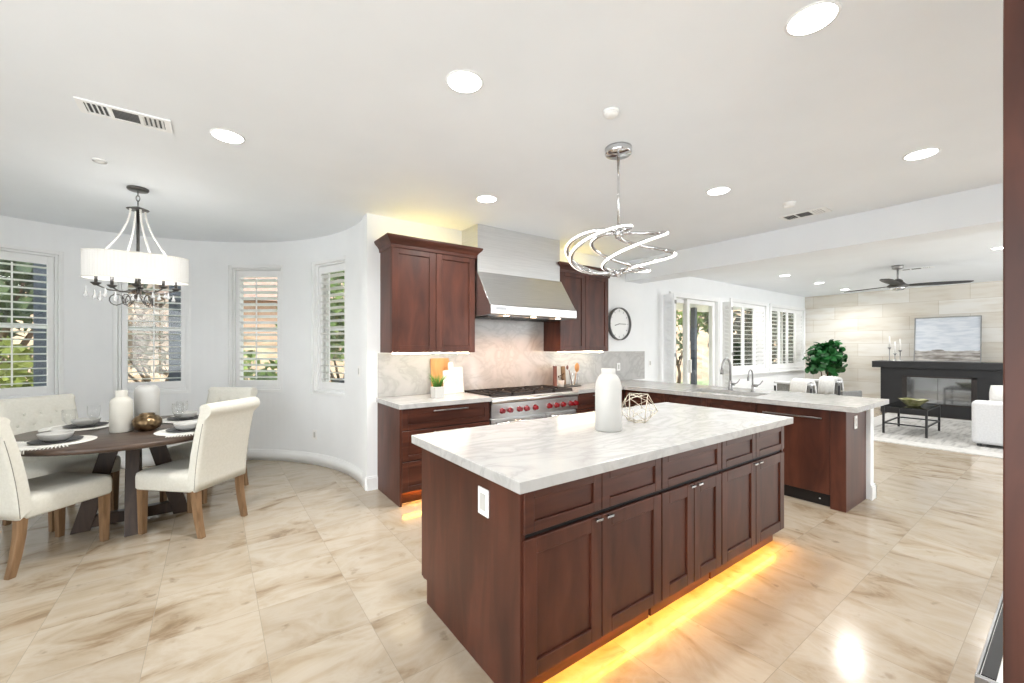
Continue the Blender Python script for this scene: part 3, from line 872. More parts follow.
# hood
t = thing('range_hood', 'large stainless steel canopy hood over the range between two wall cabinets', 'range hood', (2.92, YW, 1.76))
part('chimney', MB().box(2.315, 3.51, 3.83, YW - 0.001, 2.245, CH - 0.001), 'steel', t, bevel=0.002)
poly = [(YW - 0.016, 1.765), (3.565, 1.765), (3.555, 1.775), (3.555, 1.862), (3.575, 1.875), (3.825, 2.245), (YW - 0.001, 2.245), (YW - 0.001, 1.84), (YW - 0.016, 1.84)]
part('canopy', MB().prism(poly, 2.307, 3.527, 'x'), 'steel', t, bevel=0.003)
part('badge', MB().box(2.37, 2.50, 3.5535, 3.5555, 1.815, 1.845), 'nickel', t)
flt = MB()
for k in range(4):
    x0 = 2.36 + k * 0.28
    flt.box(x0, x0 + 0.26, 3.68, 4.10, 1.757, 1.766)
    for j in range(9):
        flt.box(x0 + 0.01 + j * 0.0275, x0 + 0.024 + j * 0.0275, 3.70, 4.08, 1.752, 1.757)
part('baffle_filters', flt, 'gunmetal', t)
for x in (2.55, 2.92, 3.29):
    lo = part('lamp', MB().cyl((x, 3.625, 1.766), (x, 3.625, 1.760), 0.03, 0.03, 20), 'hoodled', t)
for x in (2.55, 2.92, 3.29):
    ld = bpy.data.lights.new('hood lamp', 'SPOT'); ld.energy = 13; ld.color = (1, 0.5, 0.24); ld.spot_size = rad(125); ld.spot_blend = 0.8; ld.shadow_soft_size = 0.03
    lo = bpy.data.objects.new('hood_lamp_light', ld); C.objects.link(lo)
    lo.parent = t; lo.location = Vector((x, 3.66, 1.745)) - Vector((2.92, YW, 1.76)); lo.rotation_euler = (rad(18), 0, 0)

# range -------------------------------------------------------------
t = thing('range', 'wide stainless professional range with red knobs under the hood', 'range', (2.92, 3.88, 0))
RX0, RX1 = 2.312, 3.538
part('body', MB().box(RX0, RX1, 3.60, YW - 0.016, 0.11, 0.90), 'steel', t, bevel=0.003)
part('kick_plate', MB().box(RX0 + 0.01, RX1 - 0.01, 3.64, 4.1, 0.0, 0.11), 'steel', t)
poly = [(3.60, 0.69), (3.555, 0.695), (3.548, 0.84), (3.60, 0.845)]
cp = part('control_panel', MB().prism(poly, RX0, RX1, 'x'), 'steel', t, bevel=0.003)
part('bullnose', MB().tube([(RX0, 3.555, 0.868), (RX1, 3.555, 0.868)], 0.024, 16).box(RX0, RX1, 3.555, 3.62, 0.848, 0.892), 'steel', t)
for kx in (2.44, 2.54, 2.665, 2.762, 2.882, 3.085, 3.195, 3.295, 3.415, 3.497):
    kb = MB().tube([(kx, 3.553, 0.765), (kx, 3.545, 0.765), (kx, 3.543, 0.765), (kx, 3.510, 0.766)], [0.03, 0.03, 0.027, 0.023], 20)
    k_ = part('knob', kb, 'red', t)
    part('knob_bezel', MB().cyl((kx, 3.5545, 0.765), (kx, 3.548, 0.765), 0.036, 0.034, 20), 'chrome', k_)
    part('pointer', MB().box(kx - 0.004, kx + 0.004, 3.506, 3.511, 0.766, 0.788), 'red', k_)
for x0, x1 in ((RX0 + 0.005, 3.05), (3.055, RX1 - 0.005)):
    dr = part('oven_door', MB().box(x0, x1, 3.565, 3.598, 0.15, 0.68), 'steel', t, bevel=0.004)
    part('oven_window', MB().box(x0 + 0.11, x1 - 0.11, 3.560, 3.566, 0.27, 0.53), 'black', dr)
    part('oven_handle', MB().tube([(x0 + 0.03, 3.51, 0.645), (x1 - 0.03, 3.51, 0.645)], 0.014, 12).cyl((x0 + 0.06, 3.566, 0.645), (x0 + 0.06, 3.51, 0.645), 0.01).cyl((x1 - 0.06, 3.566, 0.645), (x1 - 0.06, 3.51, 0.645), 0.01), 'chrome', dr)
part('cooktop', MB().box(RX0 + 0.01, RX1 - 0.01, 3.61, 4.15, 0.895, 0.904), 'iron', t)
for i in range(4):
    x0 = RX0 + 0.02 + i * 0.297; x1 = x0 + 0.29
    g_ = MB()
    for (a0, a1, b0, b1) in ((x0, x1, 3.615, 3.63), (x0, x1, 4.13, 4.145), (x0, x0 + 0.014, 3.615, 4.145), (x1 - 0.014, x1, 3.615, 4.145), (x0, x1, 3.872, 3.886)):
        g_.box(a0, a1, b0, b1, 0.915, 0.937)
    for cy in (3.75, 4.01):
        cx_ = (x0 + x1) / 2
        for a_ in range(4):
            an = a_ * PI / 2
            m_ = Matrix.Translation((cx_, cy, 0)) @ Matrix.Rotation(an, 4, 'Z')
            g_.box(0.03, 0.135 if a_ % 2 == 0 else 0.115, -0.006, 0.006, 0.917, 0.937, m_)
    for fx in (x0 + 0.007, x1 - 0.007):
        for fy in (3.622, 4.138): g_.cyl((fx, fy, 0.903), (fx, fy, 0.92), 0.007, n=8)
    part('grate', g_, 'iron', t)
for i in range(4):
    for cy in (3.75, 4.01):
        cx_ = RX0 + 0.02 + i * 0.297 + 0.145
        part('burner', MB().lathe([(0.05, 0), (0.05, 0.006), (0.036, 0.008), (0.036, 0.016), (0.002, 0.017)], (cx_, cy, 0.903), 18), 'iron', t)

# wall clock
t = thing('wall_clock', 'round white wall clock with thin dark rim right of the wall cabinet', 'clock', (5.03, YW, 1.785))
def ring_y(R0, R1, y0, y1, c, n=48):
    rings = []
    for i in range(n):
        a_ = 2 * PI * i / n
        ca, sa_ = math.cos(a_), math.sin(a_)
        rings.append([(c[0] + R0 * ca, y0, c[2] + R0 * sa_), (c[0] + R1 * ca, y0, c[2] + R1 * sa_), (c[0] + R1 * ca, y1, c[2] + R1 * sa_), (c[0] + R0 * ca, y1, c[2] + R0 * sa_)])
    return MB().loft(rings, True, False, True, loop=True)
cc = (5.03, 0, 1.785)
part('face', MB().cyl((5.03, YW - 0.001, 1.785), (5.03, YW - 0.02, 1.785), 0.2365, n=48), 'plastic', t)
part('rim', ring_y(0.236, 0.248, YW - 0.055, YW - 0.001, cc), 'grey', t, label='thin dark grey rim')
mk = MB()
for k in range(12):
    a_ = k * PI / 6
    m_ = Matrix.Translation((5.03, YW - 0.0215, 1.785)) @ Matrix.Rotation(a_, 4, 'Y')
    mk.box(-0.003, 0.003, -0.001, 0.001, 0.185, 0.212, m_)
part('hour_marks', mk, 'grey', t)
m_ = Matrix.Translation((5.03, YW - 0.024, 1.785))
part('hand', MB().box(-0.02, 0.16, -0.001, 0.001, -0.004, 0.004, m_), 'gunmetal', t)
part('hand', MB().box(-0.105, 0.02, -0.001, 0.001, -0.005, 0.005, m_ @ Matrix.Rotation(rad(-14), 4, 'Y')), 'gunmetal', t)

# ------------------------------------------------------------------ counter accessories
# potted grass
t = thing('potted_grass', 'small white square pot of green grass left of the range', 'plant', (1.83, 3.80, 0.92))
def frustum(mb_, c, w0, w1, z0_, z1_):
    mb_.loft([[(c[0] + sx * w0, c[1] + sy * w0, z0_) for sx, sy in ((-1, -1), (1, -1), (1, 1), (-1, 1))], [(c[0] + sx * w1, c[1] + sy * w1, z1_) for sx, sy in ((-1, -1), (1, -1), (1, 1), (-1, 1))]], True, True, False)
    return mb_
part('pot', frustum(MB(), (1.83, 3.80), 0.048, 0.055, 0.92, 1.03), 'white', t, bevel=0.003)
gb = MB()
for k in range(90):
    a_ = random.uniform(0, 2 * PI); rr = random.uniform(0, 0.04); ln = random.uniform(0.09, 0.15); sp_ = random.uniform(0.02, 0.10)
    x, y = 1.83 + rr * math.cos(a_), 3.80 + rr * math.sin(a_)
    dx, dy = math.cos(a_), math.sin(a_)
    pts = [(x, y, 1.02), (x + dx * sp_ * 0.35, y + dy * sp_ * 0.35, 1.02 + ln * 0.6), (x + dx * sp_, y + dy * sp_, 1.02 + ln)]
    gb.tube(pts, [0.0035, 0.003, 0.0004], 4, flat=0.4)
part('grass_blades', gb, 'leaf', t)
# cutting boards leaning against the splash
def rounded(w, h, r, n=6):
    pts = []
    for cx_, cz, a0 in ((w / 2 - r, h - r, 0), (-w / 2 + r, h - r, 90), (-w / 2 + r, r, 180), (w / 2 - r, r, 270)):
        for i in range(n + 1):
            a_ = rad(a0 + 90 * i / n)
            pts.append((cx_ + r * math.cos(a_), cz + r * math.sin(a_)))
    return pts
def board(name, label, cat, loc, w, h, th, mat, tilt, rz=0, handle=None):
    t_ = thing(name, label, cat, loc, rz)
    m_ = Matrix.Rotation(tilt, 4, 'X')
    part('blade', MB().prism(rounded(w, h, 0.015), -th, 0, 'y', m_), mat, t_, local=True, bevel=0.002)
    if handle:
        hb = MB().prism([(x + handle[2], z + h - 0.01) for x, z in rounded(handle[0], handle[1], handle[0] * 0.45)], -th, 0, 'y', m_)
        part('handle', hb, mat, t_, local=True, bevel=0.002)
    return t_
board('cutting_board', 'tall tan wooden cutting board leaning on the splash behind the grass pot', 'cutting board', (2.02, 4.115, 0.9215), 0.22, 0.385, 0.018, 'board', rad(-6))
board('cutting_board', 'white marble paddle board with a handle leaning in front of the wooden board', 'cutting board', (2.10, 4.055, 0.9215), 0.155, 0.255, 0.015, 'marble', rad(-6), 0, (0.06, 0.10, 0.02))
board('cutting_board', 'plain white marble board standing nearest the range', 'cutting board', (2.215, 4.08, 0.9215), 0.13, 0.285, 0.015, 'marble', rad(-7))
# right of the range
t = thing('cookbook', 'rust backed cookbook standing upright right of the range', 'book', (3.605, 4.03, 0.9215), rad(-38))
part('cover', MB().box(-0.02, -0.014, -0.09, 0.1, 0, 0.265).box(0.014, 0.02, -0.09, 0.1, 0, 0.265).box(-0.02, 0.02, -0.094, -0.088, 0, 0.265), 'book1', t, local=True)
part('pages', MB().box(-0.014, 0.014, -0.088, 0.094, 0.006, 0.258), 'paper', t, local=True)
board('serving_board', 'grey serving board leaning on the splash behind the small white cup', 'serving board', (3.73, 4.14, 0.9215), 0.15, 0.25, 0.014, 'book2', rad(-5))
board('serving_board', 'slim pale wooden serving board beside the utensil jar', 'serving board', (3.86, 4.14, 0.9215), 0.07, 0.25, 0.014, 'oak', rad(-4))
single('tray', MB().lathe([(0.001, 0), (0.15, 0), (0.165, 0.014), (0.16, 0.014), (0.148, 0.006), (0.001, 0.006)], (3.81, 3.92, 0.9205), 32, sx=0.85, sy=0.6), 'gunmetal', 'dark oval tray on the worktop right of the range holding the jar', 'tray', (3.81, 3.92, 0.9205))
t = thing('planter_cup', 'small white cup with a brown sprig in front of the grey board', 'cup', (3.61, 3.915, 0.9205))
part('cup', MB().lathe([(0.03, 0), (0.042, 0.085), (0.036, 0.085), (0.026, 0.01), (0.001, 0.01)], (3.61, 3.915, 0.9205), 24), 'white', t)
sg = MB()
for k in range(7):
    a_ = k * 0.9; e = (3.61 + 0.035 * math.cos(a_), 3.915 + 0.035 * math.sin(a_), 1.02 + 0.012 * k)
    sg.tube([(3.61, 3.915, 0.94), e], 0.002, 5).ball(e, 0.009, 6, 4)
part('sprig', sg, 'bark', t)
t = thing('glass_pitcher', 'clear glass pitcher holding wooden spoons right of the range', 'pitcher', (3.84, 3.93, 0.9275))
jx, jy, jz = 3.84, 3.93, 0.9275
part('jug', MB().lathe([(0.058, 0), (0.062, 0.01), (0.06, 0.10), (0.055, 0.165), (0.052, 0.165), (0.056, 0.10), (0.056, 0.012), (0.001, 0.012)], (jx, jy, jz), 28), 'thinglass', t)
part('handle', MB().tube([(jx + 0.056, jy, jz + 0.14), (jx + 0.09, jy, jz + 0.14), (jx + 0.1, jy, jz + 0.11), (jx + 0.095, jy, jz + 0.06), (jx + 0.06, jy, jz + 0.035)], 0.006, 8), 'thinglass', t)
def spoon(label, dx, dy, lx, mat, big):
    t_ = thing('wooden_spoon', label, 'spoon', (jx, jy, jz + 0.013))
    e = Vector((jx + dx, jy + dy, jz + 0.20))
    part('stem', MB().tube([(jx + dx * 0.35, jy + dy * 0.35, jz + 0.018), tuple(e)], 0.005, 8), mat, t_)
    part('bowl', MB().ball((e.x + lx, e.y, e.z + 0.035), 0.035 * big, 14, 8, (0.75, 0.55, 1.25)), mat, t_)
spoon('round light wooden spoon in the glass pitcher', 0.025, -0.03, 0.012, 'board', 1.4)
spoon('dark narrow wooden spoon at the left inside the glass pitcher', -0.03, 0.05, -0.03, 'book1', 0.7)

# island decor
bx_, by_ = 1.955, 1.70
prof = [(0.001, 0), (0.074, 0), (0.0785, 0.006), (0.0785, 0.255), (0.077, 0.275), (0.071, 0.30), (0.06, 0.322), (0.046, 0.338), (0.043, 0.345), (0.043, 0.372), (0.038, 0.374), (0.036, 0.36), (0.034, 0.30), (0.001, 0.29)]
single('bottle_vase', MB().lathe(prof, (bx_, by_, 0.9205), 48), 'white', 'matte white bottle vase with short neck standing on the island', 'vase', (bx_, by_, 0.9205))
bm = bmesh.new()
bmesh.ops.create_icosphere(bm, subdivisions=1, radius=0.125)
gx, gy, gz = 2.33, 1.77, 0.9205
zmin = min(v.co.z for v in bm.verts)
mb = MB()
rot = Matrix.Rotation(0.4, 4, 'Z') @ Matrix.Rotation(0.55, 4, 'X')
vv = [rot @ v.co for v in bm.verts]
# flatten the lowest vertices so that it stands
zs = sorted(v.z for v in vv)[2]
random.seed(3)
vv = [Vector((v.x * random.uniform(0.9, 1.12), v.y * random.uniform(0.9, 1.12), max(v.z, zs))) for v in vv]
for e in bm.edges:
    p, q = vv[e.verts[0].index], vv[e.verts[1].index]
    off = Vector((gx, gy, gz - zs + 0.002))
    mb.tube([tuple(p + off), tuple(q + off)], 0.0019, 6)
# second cage of crossing wires inside the first
rot2 = Matrix.Rotation(1.3, 4, 'X') @ Matrix.Rotation(0.9, 4, 'Y')
vi = [rot2 @ (v.co * 0.97) for v in bm.verts]
vi = [Vector((v.x, v.y, max(v.z, zs))) for v in vi]
for e in bm.edges:
    p, q = vi[e.verts[0].index], vi[e.verts[1].index]
    if e.index % 3 == 2: continue
    mb.tube([tuple(p + off), tuple(q + off)], 0.0017, 6)
bm.free()
single('wire_ornament', mb, 'gold', 'open geometric wire ornament beside the white bottle vase on the island', 'ornament', (gx, gy, gz))

# ------------------------------------------------------------------ ceiling fixtures
def downlight(label, x, y, grp, r=0.084, pw=1.0):
    t_ = thing('recessed_light', label, 'ceiling light', (x, y, CH), group=grp)
    rings = []
    part('trim_ring', MB().lathe([(r, -0.005), (r + 0.010, -0.003), (r + 0.011, 0.0), (r, 0.0)], (x, y, CH), 32, caps=False), 'trim', t_)
    part('lens', MB().lathe([(0.001, -0.004), (r * 0.98, -0.004), (r, -0.001)], (x, y, CH), 32, caps=False), 'lamp', t_)
    ld = bpy.data.lights.new('downlight', 'AREA'); ld.shape = 'DISK'; ld.size = 2 * r; ld.energy = DOWNLIGHT_W * pw; ld.color = (1, 0.985, 0.96); ld.spread = rad(150)
    lo = bpy.data.objects.new('downlight', ld); C.objects.link(lo); lo.parent = t_; lo.location = (0, 0, -0.012)
    return t_
KL = 'recessed ceiling lights over the kitchen'
LL = 'recessed ceiling lights over the living room'
downlight('recessed kitchen light at the top right, largest and nearest the camera', 1.98, 0.65, KL)
downlight('recessed kitchen light at the top, between the long air vent and smoke detector', 1.03, 1.83, KL)
downlight('recessed light between the long air vent and the dining chandelier', 0.08, 3.18, KL, pw=1.8)
downlight('recessed light just in front of the steel hood', 2.00, 3.15, KL, pw=1.7)
downlight('recessed light beside the swirling pendant, toward the small air vent', 3.50, 1.83, KL, pw=1.6)
downlight('recessed kitchen light nearest the dark wood post, before the beam', 3.97, 0.66, KL, pw=1.3)
downlight('living room recessed light just past the ceiling beam, above the faucets', 6.93, 1.84, LL, 0.078, 1.5)
downlight('living room recessed light nearest the patio door', 8.59, 3.25, LL, 0.078, 1.5)
downlight('living room recessed light in front of the right shuttered window, middle of its row', 10.16, 3.21, LL, 0.078, 1.5)
downlight('living room recessed light at the tip of the fan blade, nearest the stone wall', 11.77, 3.22, LL, 0.078, 1.5)
downlight('living room recessed light beside the dark wood post', 8.56, 0.66, LL, 0.078, 1.5)

def ceiling_vent(label, x, y, rz, L_, W2):
    t_ = thing('ceiling_vent', label, 'air vent', (x, y, CH), rz)
    fr_ = MB()
    zt = 0.0
    e = 0.022
    fb_ = MB().box(-L_ / 2, L_ / 2, -W2 / 2, -W2 / 2 + e, -0.008, zt).box(-L_ / 2, L_ / 2, W2 / 2 - e, W2 / 2, -0.008, zt).box(-L_ / 2, -L_ / 2 + 0.03, -W2 / 2 + e, W2 / 2 - e, -0.008, zt).box(L_ / 2 - 0.03, L_ / 2, -W2 / 2 + e, W2 / 2 - e, -0.008, zt); fr_ = fb_
    for k in (-1, 1): fr_.box(k * L_ / 6.2 - 0.008, k * L_ / 6.2 + 0.008, -W2 / 2 + e, W2 / 2 - e, -0.007, zt)
    part('frame', fr_, 'trim', t_, local=True)
    part('duct_shade', MB().box(-L_ / 2 + 0.02, L_ / 2 - 0.02, -W2 / 2 + 0.015, W2 / 2 - 0.015, -0.0012, -0.0002), 'black', t_, local=True)  # thin black sheet painted in for the shade inside the duct
    sls = (MB(), MB())
    for k in range(16):
        u = -L_ / 2 + 0.04 + (L_ - 0.08) * k / 15
        if abs(u) < L_ / 6.2:
            continue
        sl = sls[u > 0]
        m_ = Matrix.Translation((u, 0, -0.004)) @ Matrix.Rotation(rad(35 if u < 0 else -35), 4, 'Y')
        sl.box(-0.006, 0.006, -W2 / 2 + e, W2 / 2 - e, -0.0008, 0.0008, m_)
    for sl in sls: part('slats', sl, 'trim', t_, local=True)
    sl = MB()
    for k in range(7):
        v = -W2 / 2 + e + (W2 - 2 * e) * (k + 0.5) / 7
        sl.box(-L_ / 6.4, L_ / 6.4, v - 0.004, v + 0.004, -0.005, -0.0035)
    part('centre_slats', sl, 'grey', t_, local=True)
    return t_
ceiling_vent('long white three section air vent near the dining chandelier', -0.40, 3.24, 0, 0.40, 0.17)
ceiling_vent('white air vent in the kitchen ceiling beside the beam', 4.80, 1.64, rad(90), 0.40, 0.2)
ceiling_vent('air vent in the living room ceiling behind the fan', 9.62, 1.66, rad(90), 0.42, 0.18)
def detector(label, x, y, r=0.055, z=0.035):
    t_ = thing('smoke_detector', label, 'smoke detector', (x, y, CH))
    part('base', MB().lathe([(0.001, 0), (r, 0), (r, -0.012), (0.001, -0.012)], (x, y, CH), 28), 'plastic', t_)
    part('dome', MB().lathe([(r * 0.9, -0.012), (r * 0.85, -z), (r * 0.5, -z - 0.006), (0.001, -z - 0.006)], (x, y, CH), 28), 'plastic', t_)
detector('round white ceiling sensor above the swirling pendant', 1.83, 1.57, 0.045, 0.025)
detector('small grey sprinkler cover between long vent and chandelier', -0.65, 4.12, 0.04, 0.01)
detector('round white smoke detector behind the kitchen air vent', 4.32, 1.60, 0.05)

# swirling pendant
px_, py_ = 2.205, 1.83
t = thing('pendant_light', 'chrome pendant of swirling lit ribbons over the island', 'pendant light', (px_, py_, CH))
part('canopy', MB().lathe([(0.001, -0.045), (0.083, -0.045), (0.088, -0.04), (0.088, -0.002), (0.001, -0.002)], (px_, py_, CH), 36), 'chrome', t)
part('rod', MB().cyl((px_, py_, CH - 0.04), (px_, py_, 2.20), 0.008, n=12), 'chrome', t)
zc_ = 2.065
part('hub', MB().lathe([(0.001, 0.15), (0.022, 0.15), (0.028, 0.12), (0.02, 0.09), (0.001, 0.09)], (px_, py_, zc_), 20), 'chrome', t)
part('lower_hub', MB().lathe([(0.001, -0.17), (0.012, -0.17), (0.026, -0.15), (0.026, -0.13), (0.001, -0.125)], (px_, py_, zc_), 20), 'chrome', t)
NA = 5
for k in range(NA):
    a0 = 2 * PI * k / NA + 0.64
    pts, lit = [], []
    NS = 44
    for i in range(NS + 1):
        s_ = i / NS
        rr = 0.015 + 0.345 * math.sin(PI * s_) ** 0.75
        an = a0 - 3.0 * (s_ - 0.5)
        z = 0.135 * math.cos(PI * s_)
        if s_ < 0.5: z *= 0.95
        pts.append((px_ + rr * math.cos(an), py_ + rr * math.sin(an), zc_ + z))
        lit.append((px_ + (rr + 0.0095) * math.cos(an), py_ + (rr + 0.0095) * math.sin(an), zc_ + z - 0.003))
    rb = part('ribbon', MB().tube(pts, 0.0125, 8), 'chrome', t)
    part('lit_strip', MB().tube(lit[2:-2], 0.0078, 8), 'led', rb)

# dining chandelier
cx0, cy0 = -0.505, 4.66
t = thing('chandelier', 'oval white pleated drum chandelier with crystal drops over the dining table', 'chandelier', (cx0, cy0, CH))
part('canopy', MB().lathe([(0.001, -0.022), (0.065, -0.022), (0.072, -0.014), (0.072, -0.001), (0.001, -0.001)], (cx0, cy0, CH), 28), 'gunmetal', t)
ch = MB()
for k in range(3):
    zc2 = CH - 0.045 - k * 0.04
    n_ = 14
    pts = [((cx0 + (0.012 * math.cos(2 * PI * i / n_) if k % 2 else 0)), cy0 + (0 if k % 2 else 0.012 * math.cos(2 * PI * i / n_)), zc2 + 0.025 * math.sin(2 * PI * i / n_)) for i in range(n_)]
    ch.tube(pts, 0.003, 6, loop=True)
part('chain', ch, 'gunmetal', t)
part('disc', MB().lathe([(0.001, 0), (0.07, 0), (0.075, 0.006), (0.05, 0.016), (0.012, 0.03), (0.001, 0.03)], (cx0, cy0, CH - 0.185), 28), 'gunmetal', t)
part('stem', MB().cyl((cx0, cy0, CH - 0.18), (cx0, cy0, 1.88), 0.011, n=12), 'gunmetal', t)
SA, SB = 0.335, 0.16
zt, zb_ = 2.195, 1.985
def oval(a_, k=1.0): return (cx0 + SA * k * math.copysign(abs(math.cos(a_)) ** 0.85, math.cos(a_)), cy0 + SB * k * math.copysign(abs(math.sin(a_)) ** 0.85, math.sin(a_)))
sh = MB()
NP = 360
ri = []
for z in (zt, (zt + zb_) / 2, zb_):
    ri.append([oval(2 * PI * i / NP, 1.0 + (0.0045 if i % 4 < 2 else -0.0045)) + (z,) for i in range(NP)])
sh.loft(ri, True, False, True)
part('shade', sh, 'shade', t)
rm = MB()
for z in (zt, zb_): rm.tube([oval(2 * PI * i / 96) + (z,) for i in range(96)], 0.005, 6, loop=True)
part('shade_rim', rm, 'mat', t)
# bead strands from disc to shade
for sx, sy in ((-1, -0.5), (-0.45, 0.9), (0.45, -0.9), (1, 0.5)):
    bd = MB()
    x1_, y1_ = cx0 + sx * 0.20, cy0 + sy * 0.13
    for i in range(27):
        s_ = i / 26
        k = s_ ** 1.7
        bd.ball((cx0 + sx * 0.045 * (1 - k) + (x1_ - cx0) * k, cy0 + sy * 0.045 * (1 - k) + (y1_ - cy0) * k, CH - 0.19 - (CH - 0.19 - zt) * s_), 0.0085, 8, 6)
    part('bead_strand', bd, 'candle', t)
# frame arms, candles, crystals
for k, (ux, uy) in enumerate(((-0.245, -0.05), (-0.17, 0.08), (0.17, -0.08), (0.245, 0.05), (0.0, -0.10), (0.0, 0.10))):
    ex, ey = cx0 + ux, cy0 + uy
    arm = part('arm', MB().tube([(cx0, cy0, 1.915), (cx0 + ux * 0.35, cy0 + uy * 0.35, 1.885), (cx0 + ux * 0.7, cy0 + uy * 0.7, 1.890), (ex, ey, 1.925)], 0.0055, 8), 'gunmetal', t)
    part('cup', MB().lathe([(0.001, -0.012), (0.012, -0.012), (0.032, 0.006), (0.034, 0.012), (0.001, 0.012)], (ex, ey, 1.930), 16), 'gunmetal', arm)
    part('candle_sleeve', MB().cyl((ex, ey, 1.940), (ex, ey, 2.010), 0.011, n=10), 'gunmetal', arm)
    part('bulb', MB().ball((ex, ey, 2.045), 0.016, 10, 8, (1, 1, 1.940)), 'bulb', arm)
def drop(x, y, z, r=0.014, l=0.06):
    return MB().lathe([(0.0008, 0), (r * 0.25, -l * 0.15), (r * 0.5, -l * 0.5), (r, -l * 0.8), (r * 0.7, -l * 0.95), (0.0008, -l)], (x, y, z), 6, caps=False)
for k in range(9):
    a_ = 2 * PI * k / 9
    part('crystal', drop(cx0 + 0.055 * math.cos(a_), cy0 + 0.05 * math.sin(a_), 1.870), 'crystal', t)
for k, (ux, uy) in enumerate(((-0.30, -0.05), (-0.255, -0.03), (-0.22, -0.05), (-0.19, -0.06), (-0.15, 0.06), (-0.13, -0.06), (-0.10, 0.05), (0.10, -0.06), (0.14, -0.06), (0.17, 0.06), (0.2, -0.05), (0.23, 0.02))):
    dz = 1.910 - 0.015 * (k % 3)
    part('crystal', drop(cx0 + ux, cy0 + uy, dz, 0.016, 0.085 if ux < 0 else 0.06), 'crystal', t)
sc_m = MB()
for k in range(6):
    a_ = 2 * PI * k / 6
    ux, uy = math.cos(a_), 0.55 * math.sin(a_)
    pts = []
    for i in range(13):
        b_ = -0.5 * PI + 1.75 * PI * i / 12
        pts.append((cx0 + ux * (0.13 + 0.045 * math.cos(b_)), cy0 + uy * (0.13 + 0.045 * math.cos(b_)), 1.815 + 0.045 * math.sin(b_)))
    sc_m.tube([(cx0 + ux * 0.01, cy0 + uy * 0.01, 1.870)] + [(cx0 + ux * 0.07, cy0 + uy * 0.07, 1.800)] + pts, 0.004, 6)
part('scrollwork', sc_m, 'gunmetal', t)
for ux in (-0.17, 0.17):
    ld = bpy.data.lights.new('chandelier bulb', 'POINT'); ld.energy = 2.4; ld.color = (1, 0.98, 0.95); ld.shadow_soft_size = 0.05
    lo = bpy.data.objects.new('chandelier_bulb', ld); C.objects.link(lo); lo.parent = t; lo.location = (ux, 0, 2.13 - CH)

# ------------------------------------------------------------------ dining table and chairs
tx, ty, TZ = -0.52, 4.58, 0.755
t = thing('dining_table', 'round dark oak dining table with crossed trestle base in the bay', 'dining table', (tx, ty, 0))
part('tabletop', MB().lathe([(0.001, -0.042), (0.715, -0.042), (0.73, -0.034), (0.735, -0.02), (0.732, -0.006), (0.724, 0), (0.001, 0)], (tx, ty, TZ), 72), 'tablewood', t)
for k in range(4):
    a_ = k * PI / 2 + rad(4)
    d = Vector((math.cos(a_), math.sin(a_), 0)); s_ = Vector((-d.y, d.x, 0))
    def slab(r_in0, r_out0, z0_, r_in1, r_out1, z1_, hw_):
        P = []
        for rr0, rr1, z in ((r_in0, r_out0, z0_), (r_in1, r_out1, z1_)):
            P.append([tuple(Vector((tx, ty, z)) + d * rr0 - s_ * hw_), tuple(Vector((tx, ty, z)) + d * rr1 - s_ * hw_), tuple(Vector((tx, ty, z)) + d * rr1 + s_ * hw_), tuple(Vector((tx, ty, z)) + d * rr0 + s_ * hw_)])
        return MB().loft(P, True, True, False)
    part('leg', slab(0.25, 0.36, 0.0, 0.06, 0.17, TZ - 0.04, 0.042), 'tablebase', t, bevel=0.004)
cb = MB()
for k in range(2):
    m_ = Matrix.Translation((tx, ty, 0)) @ Matrix.Rotation(k * PI / 2 + rad(4), 4, 'Z')
    cb.box(-0.31, 0.31, -0.035, 0.035, 0.02 + 0.001 * k, 0.105 + 0.001 * k, m_)
part('cross_bar', cb, 'tablebase', t, bevel=0.004)

